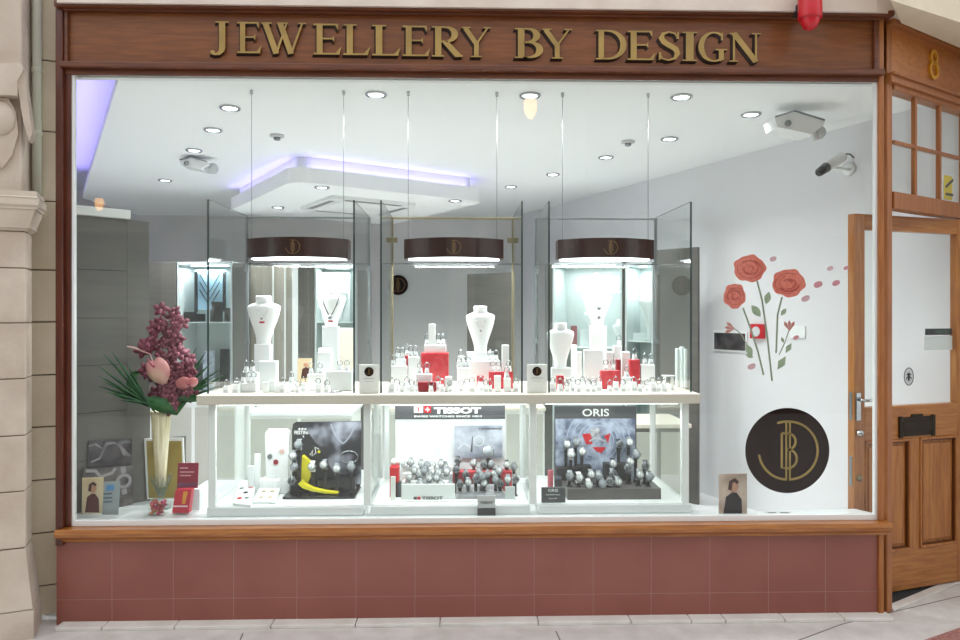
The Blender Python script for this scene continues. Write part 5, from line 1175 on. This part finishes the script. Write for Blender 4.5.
# orchid spike
osx, oy = vx+.02, Y-.03
oc = thing('orchid_spike', 'tall spike of dusky pink orchids in the cream vase', 'orchid', (osx, oy, zv-.05))
path = [(160, 414), (172, 398), (175, 380), (173, 360), (166, 345), (164, 330), (168, 318)]
m = MB(); m.tube([at(a, b, oy+.03) for a, b in path], .006, 6); m.build('stem', leafG, oc)
def bloom_mesh():
    m = MB()
    for k in range(5):
        a = R(90+72*k); ca, sa = math.cos(a), math.sin(a); w_ = .010; L_ = .030
        def q(u, v, h): return (u*ca-v*sa, -h, u*sa+v*ca)
        vs = [q(.002, 0, 0), q(L_*.45, w_, .004), q(L_*.45, -w_, .004), q(L_*.45, 0, .008), q(L_, 0, .001), q(L_*.8, w_*.7, .002), q(L_*.8, -w_*.7, .002)]
        vs2 = [(v[0], v[1]+.0025, v[2]) for v in vs]
        f = [(0, 1, 3), (0, 3, 2), (1, 5, 3), (3, 5, 4), (3, 4, 6), (2, 3, 6)]
        m.add(vs+vs2, f+[tuple(i+7 for i in reversed(x)) for x in f]+[(0, 7, 8, 1), (1, 8, 12, 5), (5, 12, 11, 4), (4, 11, 13, 6), (6, 13, 9, 2), (2, 9, 7, 0)], 0, None, True)
    m.ball((0, -.006, -.003), .0045, 1, 8)
    m.ball((0, -.013, -.010), .004, 1, 6)
    return m
base_b = None
cen = [(168, 318, 9), (165, 326, 12), (161, 336, 15), (166, 344, 15), (160, 352, 14), (163, 362, 16), (168, 369, 16), (176, 375, 13), (174, 384, 15), (178, 391, 11), (170, 392, 12), (167, 399, 9), (173, 402, 10), (184, 379, 6), (186, 368, 3), (150, 374, 4)]
cnt = 0
for cx, cy, wd in cen:
    for j in range(7 if wd > 9 else 4):
        if cnt > 97: break
        px = cx+random.uniform(-wd, wd)*.95; py = cy+random.uniform(-5, 5); p = at(px, py, oy+random.uniform(-.05, .03))
        L = p-Vector(oc.location)
        if base_b is None:
            base_b = bloom_mesh().build('orchid_bloom', [orch, orch2], None); base_b.parent = oc; ob = base_b
        else:
            ob = base_b.copy(); COL.objects.link(ob); ob.parent = oc
        ob.location = L; ob.rotation_euler = (random.uniform(-.5, .5), random.uniform(-3, 3), random.uniform(-.8, .8)); ob.scale = (random.uniform(1.15, 1.6),)*3
        cnt += 1
# anthuriums
def anthurium(px, py, lb_, sc, rx, ry, rz_, sm_=None):
    p = at(px, py, .17); t = thing('anthurium', lb_, 'flower', p); t.rotation_euler = (0, 0, 0)
    Mt = Matrix.Translation(p) @ Matrix.Rotation(rz_, 4, 'Z') @ Matrix.Rotation(rx, 4, 'X') @ Matrix.Rotation(ry, 4, 'Y')
    n = 28; out = []
    for k in range(n):
        a = 2*math.pi*k/n; r_ = sc*(1-.32*math.exp(-((a-math.pi/2)/.38)**2)+.18*math.exp(-((a-math.pi*1.5)/.35)**2)); out.append((r_*math.cos(a)*.9, r_*math.sin(a)))
    vs = [(0, -.012*sc/.06, 0)]; 
    for q_, h in ((.55, -.004), (1.0, .006)): vs += [(x_*q_, h*sc/.06-.0, z_*q_) for x_, z_ in out]
    m = MB(); f = [(0, 1+k, 1+(k+1) % n) for k in range(n)]+[(1+k, 1+n+k, 1+n+(k+1) % n, 1+(k+1) % n) for k in range(n)]
    nv = len(vs); vs2 = [(x_, y_+.003, z_) for x_, y_, z_ in vs]
    m.add(vs+vs2, f+[tuple(nv+i for i in reversed(q)) for q in f]+[(1+n+k, nv+1+n+k, nv+1+n+(k+1) % n, 1+n+(k+1) % n) for k in range(n)], 0, Mt, True); m.build('spathe', sm_ or anth, t)
    m = MB(); m.tube([Mt @ Vector((0, -.012, sc*.3)), Mt @ Vector((.002, -.03, sc*.55)), Mt @ Vector((.004, -.036, sc*1.0))], [.006, .006, .003], 8); m.build('spadix', anthR, t)
    m = MB(); m.tube([Mt @ Vector((0, .002, 0)), Mt @ Vector((0, .05, -.03)), Vector((vx, Y+.0, zv-.03))], .004, 6); m.build('stem', leafG, t)
anthurium(157, 370, 'pale pink and cream anthurium on the front of the bouquet', .072, R(8), R(-22), R(-8))
anthurium(187, 384, 'pink anthurium seen nearly edge on at the right of the bouquet', .06, R(50), R(10), R(25), mat('anthurium_rose', '#c8787a', .3))
m = MB(); m.tube([at(150, 354, .2), at(142, 351, .2), at(134, 348, .2), at(127, 346.5, .2)], [.003, .004, .007, .004], 8); m.tube([at(150, 354, .2), at(160, 380, .22), (vx, Y, zv-.02)], .003, 6); solo('flower_bud', m, mat('bud_pink', '#c8a09a', .5), 'slender pink bud pointing left out of the bouquet', 'flower bud')
# palm fronds
def blade(m, a, b, w_, sag=.0):
    a, b = Vector(a), Vector(b); N = 5; vs = []; d_ = (b-a); side = d_.cross(Vector((0, 1, .2))).normalized()
    for i in range(N+1):
        t_ = i/N; c_ = a.lerp(b, t_)+Vector((0, 0, -sag*t_*t_)); ww = w_*math.sin(math.pi*min(.98, .12+t_*.86))+.0006
        vs += [c_+side*ww, c_-side*ww, c_+Vector((0, .0025, 0))]
    m.add(vs, [(i*3, i*3+1, i*3+4, i*3+3) for i in range(N)]+[(i*3+1, i*3+2, i*3+5, i*3+4) for i in range(N)]+[(i*3+2, i*3, i*3+3, i*3+5) for i in range(N)], 0, None, True)
for lb_, c_, tips, yy in (('fan palm leaf spreading left from the vase', (148, 404), [(97, 363), (104, 352), (112, 350), (99, 374), (103, 379), (110, 383), (118, 359), (99, 384), (106, 390), (114, 394), (127, 362), (120, 398)], .15),
                        ('fan palm leaf spreading right from the vase', (172, 404), [(206, 350), (196, 346), (212, 360), (222, 366), (216, 374), (228, 372), (210, 382), (220, 384), (190, 352), (208, 392), (200, 362)], .3)):
    t = thing('palm_leaf', lb_, 'leaf', (vx, Y, zv-.04)); c0_ = at(*c_, yy)
    m = MB(); m.tube([(vx, Y, zv-.04), c0_], .004, 6); m.build('leaf_stalk', leafG, t)
    m = MB()
    for k, tp in enumerate(tips): blade(m, c0_, at(tp[0], tp[1], yy+random.uniform(-.05, .03)), .0075, .01)
    m.build('leaf_blades', leafG, t)
for lb_, pts, wmax, yy in (('broad looping green leaf at the left of the bouquet', [(160, 408), (146, 402), (136, 394), (131, 382), (134, 374), (141, 371)], .028, .2), ('broad glossy leaf drooping over the vase rim', [(140, 402), (152, 402), (165, 406), (176, 410), (186, 402)], .04, .17), ('broad green leaf lying to the right of the rim', [(165, 402), (185, 399), (205, 398), (222, 396)], .02, .2)):
    P_ = [at(a, b, yy+.01*i) for i, (a, b) in enumerate(pts)]; m = MB(); N = len(P_); vs = []
    for i in range(N):
        tt = (P_[min(i+1, N-1)]-P_[max(i-1, 0)]).normalized(); sd = tt.cross(Vector((0, 1, 0))).normalized(); w_ = wmax*math.sin(math.pi*(.08+.88*i/(N-1)))
        vs += [P_[i]+sd*w_, P_[i]+Vector((0, .008, 0)), P_[i]-sd*w_, P_[i]+Vector((0, .012, 0))]
    m.add(vs, [(i*4+k, i*4+(k+1) % 4, i*4+4+(k+1) % 4, i*4+4+k) for i in range(N-1) for k in range(4)], 0, None, True); solo('broad_leaf', m, leafB, lb_, 'leaf')

# leaflet lying on the deck to the right
t = thing('flat_leaflet', 'grey printed leaflet lying flat on the deck below the round logo', 'leaflet', atz(778, 513, zk+.002)); q = [atz(a, b, zk+.003) for a, b in ((772, 516), (797, 516), (790, 511.5), (763, 511.5))]
m = MB(); m.slab([v[:2] for v in q], zk+.0005, zk+.003); m.build('sheet', greyc, t)
m = MB()
for a, b, c_ in ((768, 776, 512.8), (780, 789, 512.8), (771, 780, 514.3), (783, 792, 514.4)):
    u0, u1 = atz(a, c_, zk+.0035), atz(b, c_, zk+.0035); m.slab([(u0.x, u0.y-.008), (u1.x, u1.y-.008), (u1.x, u1.y+.008), (u0.x, u0.y+.008)], zk+.0031, zk+.004)
m.build('print', charc, t)

# ------------------------------------------------------------------ vinyls on the inside of the window glass
YV = .0175
def vin(a, b): return zx(a, b, YV)
t = thing('logo_sticker', 'big round dark brown window sticker with gold monogram', 'sticker', (X(787.5, YV), YV, Z(491, YV)))
cx, cz = vin(787.3, 450.5); rr = X(829.3, YV)-cx
m = MB(); m.disc(cx, cz, rr, YV-.0012, YV, n=64); m.build('disc', discM, t)
m = MB(); logo(m, cx+.0, cz, rr*.97, YV-.0026, YV-.0013, 0); m.build('monogram', gold, t)
def rose(cx, cy, rx, ry, stem_pts, leaves, lb_, seed):
    rnd = random.Random(seed); t = thing('rose_decal', lb_, 'sticker', (X(cx, YV), YV, Z(max(p[1] for p in stem_pts), YV)))
    n = 40; pts = []
    for k in range(n):
        a = 2*math.pi*k/n; w_ = 1+.05*math.sin(5*a+seed)+.03*math.sin(9*a+seed*2); pts.append(vin(cx+rx*w_*math.cos(a), cy-ry*w_*math.sin(a)))
    m = MB(); m.prism(pts, YV-.0015, YV-.0002)
    b = m.build('bloom', roseM, t); m = MB()
    for k in range(13):
        a0 = rnd.uniform(0, 360); r_ = .15+.75*k/13; m.strip([vin(cx+rx*r_*math.cos(R(a0+g)), cy-ry*r_*math.sin(R(a0+g))*.9) for g in range(0, 130, 16)], .0028, YV-.0024, YV-.0016)
    m.build('petal_lines', roseL, b)
    m = MB(); m.strip([vin(*p) for p in stem_pts], .009, YV-.0012, YV-.0001); m.build('stem', stemV, t)
    for lx_, ly_, ln, an in leaves:
        m = MB(); N = 9; P_ = []
        for sgn_ in (1, -1):
            for i in range(N):
                u = i/(N-1) if sgn_ > 0 else 1-i/(N-1); w_ = math.sin(math.pi*u)*ln*.26*sgn_; P_.append(vin(lx_+ln*(u-.5)*math.cos(R(an))-w_*math.sin(R(an)), ly_-(ln*(u-.5)*math.sin(R(an))+w_*math.cos(R(an)))))
        m.prism(P_, YV-.0012, YV-.0001); m.build('leaf', leafV, t)
rose(749.5, 268.5, 16, 13.5, [(757, 281), (762, 300), (767, 335), (772, 381)], [(756, 311, 15, -52), (767.5, 298, 13, 75)], 'tallest red rose decal on the window, upper left bloom', 1)
rose(788.5, 283, 16.5, 14, [(782, 297), (777.5, 315), (776, 353)], [(783.5, 312, 9, 55)], 'right hand red rose decal with the shorter stem', 2)
rose(734.5, 296, 11, 12.5, [(743, 308), (751, 330), (758, 352), (763.5, 375)], [(749, 350, 13, -60), (749.5, 356, 8, -20)], 'smallest red rose decal at the left of the spray', 3)
def bud(cx, cy, an, stem_pts, leaves, lb_):
    t = thing('rosebud_decal', lb_, 'sticker', (X(cx, YV), YV, Z(max(p[1] for p in stem_pts), YV))); m = MB()
    for da in (-28, 0, 28): m.prism([vin(cx, cy), vin(cx+8*math.cos(R(an+da-12)), cy-8*math.sin(R(an+da-12))), vin(cx+11*math.cos(R(an+da)), cy-11*math.sin(R(an+da))), vin(cx+8*math.cos(R(an+da+12)), cy-8*math.sin(R(an+da+12)))], YV-.0015+da*1e-5, YV-.0002)
    m.build('bloom', mat('bud_vinyl', '#c07a6e', .5), t); m = MB(); m.strip([vin(*p) for p in stem_pts], .005, YV-.0012, YV-.0001); m.build('stem', stemV, t)
    for lx_, ly_, ln, a_ in leaves:
        m = MB(); m.prism([vin(lx_-ln/2*math.cos(R(a_)), ly_+ln/2*math.sin(R(a_))), vin(lx_-ln*.25*math.sin(R(a_)), ly_-ln*.25*math.cos(R(a_))), vin(lx_+ln/2*math.cos(R(a_)), ly_-ln/2*math.sin(R(a_))), vin(lx_+ln*.25*math.sin(R(a_)), ly_+ln*.25*math.cos(R(a_)))], YV-.0012, YV-.0001); m.build('leaf', leafV, t)
bud(789.5, 331, 92, [(789, 330), (785, 342), (779, 355)], [(782.5, 340, 7, 110), (788.5, 348, 12, 60), (781.5, 363, 16, 58)], 'orange rosebud decal low on the right of the spray')
bud(735, 329, 170, [(735, 329), (741, 334), (747, 345)], [], 'pale drooping rosebud decal at the left of the spray')
for (a, b, r_, mt, lb_) in ((773, 259, 3.4, petalP, 'rose petal decal between the two big blooms'), (818, 284.5, 4.3, petalM, 'larger petal decal lowest of the drifting four'), (830, 268.5, 3, petalP, 'pale petal decal at the top of the drifting four'), (846, 268, 2.5, petalM, 'small dark petal decal farthest right'), (836, 283, 3.8, petalM, 'petal decal right of the larger petal'), (805.5, 298.5, 4.2, petalP, 'petal decal just below the right bloom'), (796, 337.5, 2.8, petalM, 'small petal decal right of the rosebud'), (751.5, 366.5, 4, petalP, 'round pale petal decal near the foot of the stems')):
    m = MB(); m.prism([vin(a+r_*math.cos(k*.524)*(1.1 if k % 2 else 1), b-r_*.8*math.sin(k*.524+.3)) for k in range(12)], YV-.0015, YV-.0002); solo('petal_decal', m, mt, lb_, 'sticker')

# ------------------------------------------------------------------ goods in the far cabinets
def cab_item(C, u, zi, fn, mt, lb_, cat, name):
    p = inside_cab(C, u, zi, 0); m = MB(); fn(m, p); solo(name, m, mt, lb_, cat)
def mbust(m, p, s=1): m.lathe([(.06*s, 0), (.03*s, .03*s), (.045*s, .16*s), (.1*s, .3*s), (.11*s, .34*s), (.045*s, .37*s), (.04*s, .44*s)], p, 16, sy=.5)
cab_item(C1, .3, 1, lambda m, p: m.box(p.x-.17, p.x+.17, p.y, p.y+.02, p.z, p.z+.0), frost, 'pale mat on the lower shelf of the left cabinet', 'mat', 'shelf_mat')
p = inside_cab(C1, .52, 0, 0)
t = thing('necklace_board', 'pale blue necklace board with black edges in the left cabinet', 'display board', (p.x, p.y, p.z)); m = MB(); m.box(p.x-.19, p.x+.12, p.y, p.y+.02, p.z+.12, p.z+.52); m.build('blue_board', mat('board_blue', '#9cc0d6', .5), t)
m = MB()
for xx in (p.x-.19, p.x+.09): m.box(xx, xx+.03, p.y-.01, p.y, p.z+.1, p.z+.5)
for q in range(3): m.strip([(p.x-.14, p.z+.48-.08*q), (p.x-.04, p.z+.3-.07*q), (p.x+.06, p.z+.48-.08*q)], .008, p.y-.008, p.y-.002)
m.box(p.x-.04, p.x-.0, p.y, p.y+.02, p.z, p.z+.12); m.build('black_edges', blackm, t)
for u, h, w_, lb_ in ((.12, .1, .06, 'black display stand at the left of the blue board shelf'), (.3, .08, .05, 'second black display stand under the blue board'), (.62, .2, .05, 'taller black display stand right of the blue board'), (.85, .14, .05, 'black display stand at the right of the upper shelf')):
    cab_item(C1, u, 0, lambda m, p: m.box(p.x-w_, p.x+w_, p.y-.08, p.y-.03, p.z, p.z+h, bev=.01), black, lb_, 'display stand', 'display_stand')
for u, h, w_, lb_, mt in ((.2, .28, .07, 'dark framed stand on the lower shelf of the left cabinet', charc), (.42, .4, .06, 'pale print behind the dark stand', photoL), (.72, .42, .05, 'tall black and silver stand on the lower shelf', blackm), (.9, .2, .05, 'small silver stand on the lower shelf', silver)):
    cab_item(C1, u, 1, lambda m, p: m.box(p.x-w_, p.x+w_, p.y, p.y+.04, p.z, p.z+h, bev=.01), mt, lb_, 'display stand', 'display_stand')
for C, u, zi, s_, lb_ in ((C2, .5, 0, .9, 'white bust on the upper shelf of the second cabinet'), (C3, .55, 0, .95, 'white bust on the upper shelf of the wide cabinet'), (C4, .7, 0, 1.1, 'tall white bust in the narrow right cabinet'), (C3, .9, 0, .6, 'small white bust at the right of the wide cabinet')):
    cab_item(C, u, zi, lambda m, p: mbust(m, p, s_), acry2, lb_, 'jewellery bust', 'necklace_bust')
for C, u, zi, w_, h, mt, lb_ in ((C3, .25, 0, .03, .2, mat('dull_red', '#9c6468', .5), 'leaning red card in the wide cabinet'), (C3, .42, 0, .05, .16, acry2, 'white stand beside the red card'), (C2, .35, 0, .16, .5, photoW, 'pale poster at the back of the second cabinet'), (C2, .75, 1, .1, .3, acry2, 'white block low in the second cabinet'), (C4, .5, 0, .12, .07, acry2, 'low white stand in the narrow cabinet'), (C3, .3, 1, .14, .3, acry2, 'white block low in the wide cabinet'), (C3, .7, 1, .1, .22, acry, 'smaller white block low in the wide cabinet')):
    cab_item(C, u, zi, lambda m, p: m.box(p.x-w_, p.x+w_, p.y+.06, p.y+.08, p.z, p.z+h, bev=.004), mt, lb_, 'display block', 'display_block')

# ------------------------------------------------------------------ the arcade across the street, seen only as reflection
m = MB()
m.box(-9, 9, -7.4, -7.0, 3.0, 5.6); m.box(-9, 9, -7.05, -6.9, 2.75, 3.05); m.box(-9, 9, -7.1, -6.85, 2.95, 3.0)
for k in range(-4, 5): m.box(k*2.1-.22, k*2.1+.22, -7.2, -6.9, 0, 5.6, bev=.02)
struct('wall_across_street', m, skyst, 'stone arcade front across the street')
m = MB(); m.box(-9, 9, -7.3, -7.15, 0, 2.8); struct('window_3', m, dark, 'dark shop windows across the street')
for (px, py, Dv, lb_) in ((530, 107, 5.5, 'hanging street lantern nearer to the shop'), (101, 203, 8.6, 'hanging street lantern farther to the left')):
    q = pd(px, py, Dv); q = Vector((q.x, .06-q.y, q.z)); t = thing('street_lantern', lb_, 'lantern', (q.x, q.y, q.z-.1))
    m = MB(); m.lathe([(.02, -.1), (.045, -.06), (.055, .02), (.04, .05)], q, 8); m.build('glass_lamp', lantM, t)
    m = MB(); m.lathe([(.07, .05), (.04, .1), (.015, .18)], q, 8); m.tube([(q.x, q.y, q.z+.17), (q.x, q.y, 5.2)], .01, 6); m.build('hanger', brz, t)
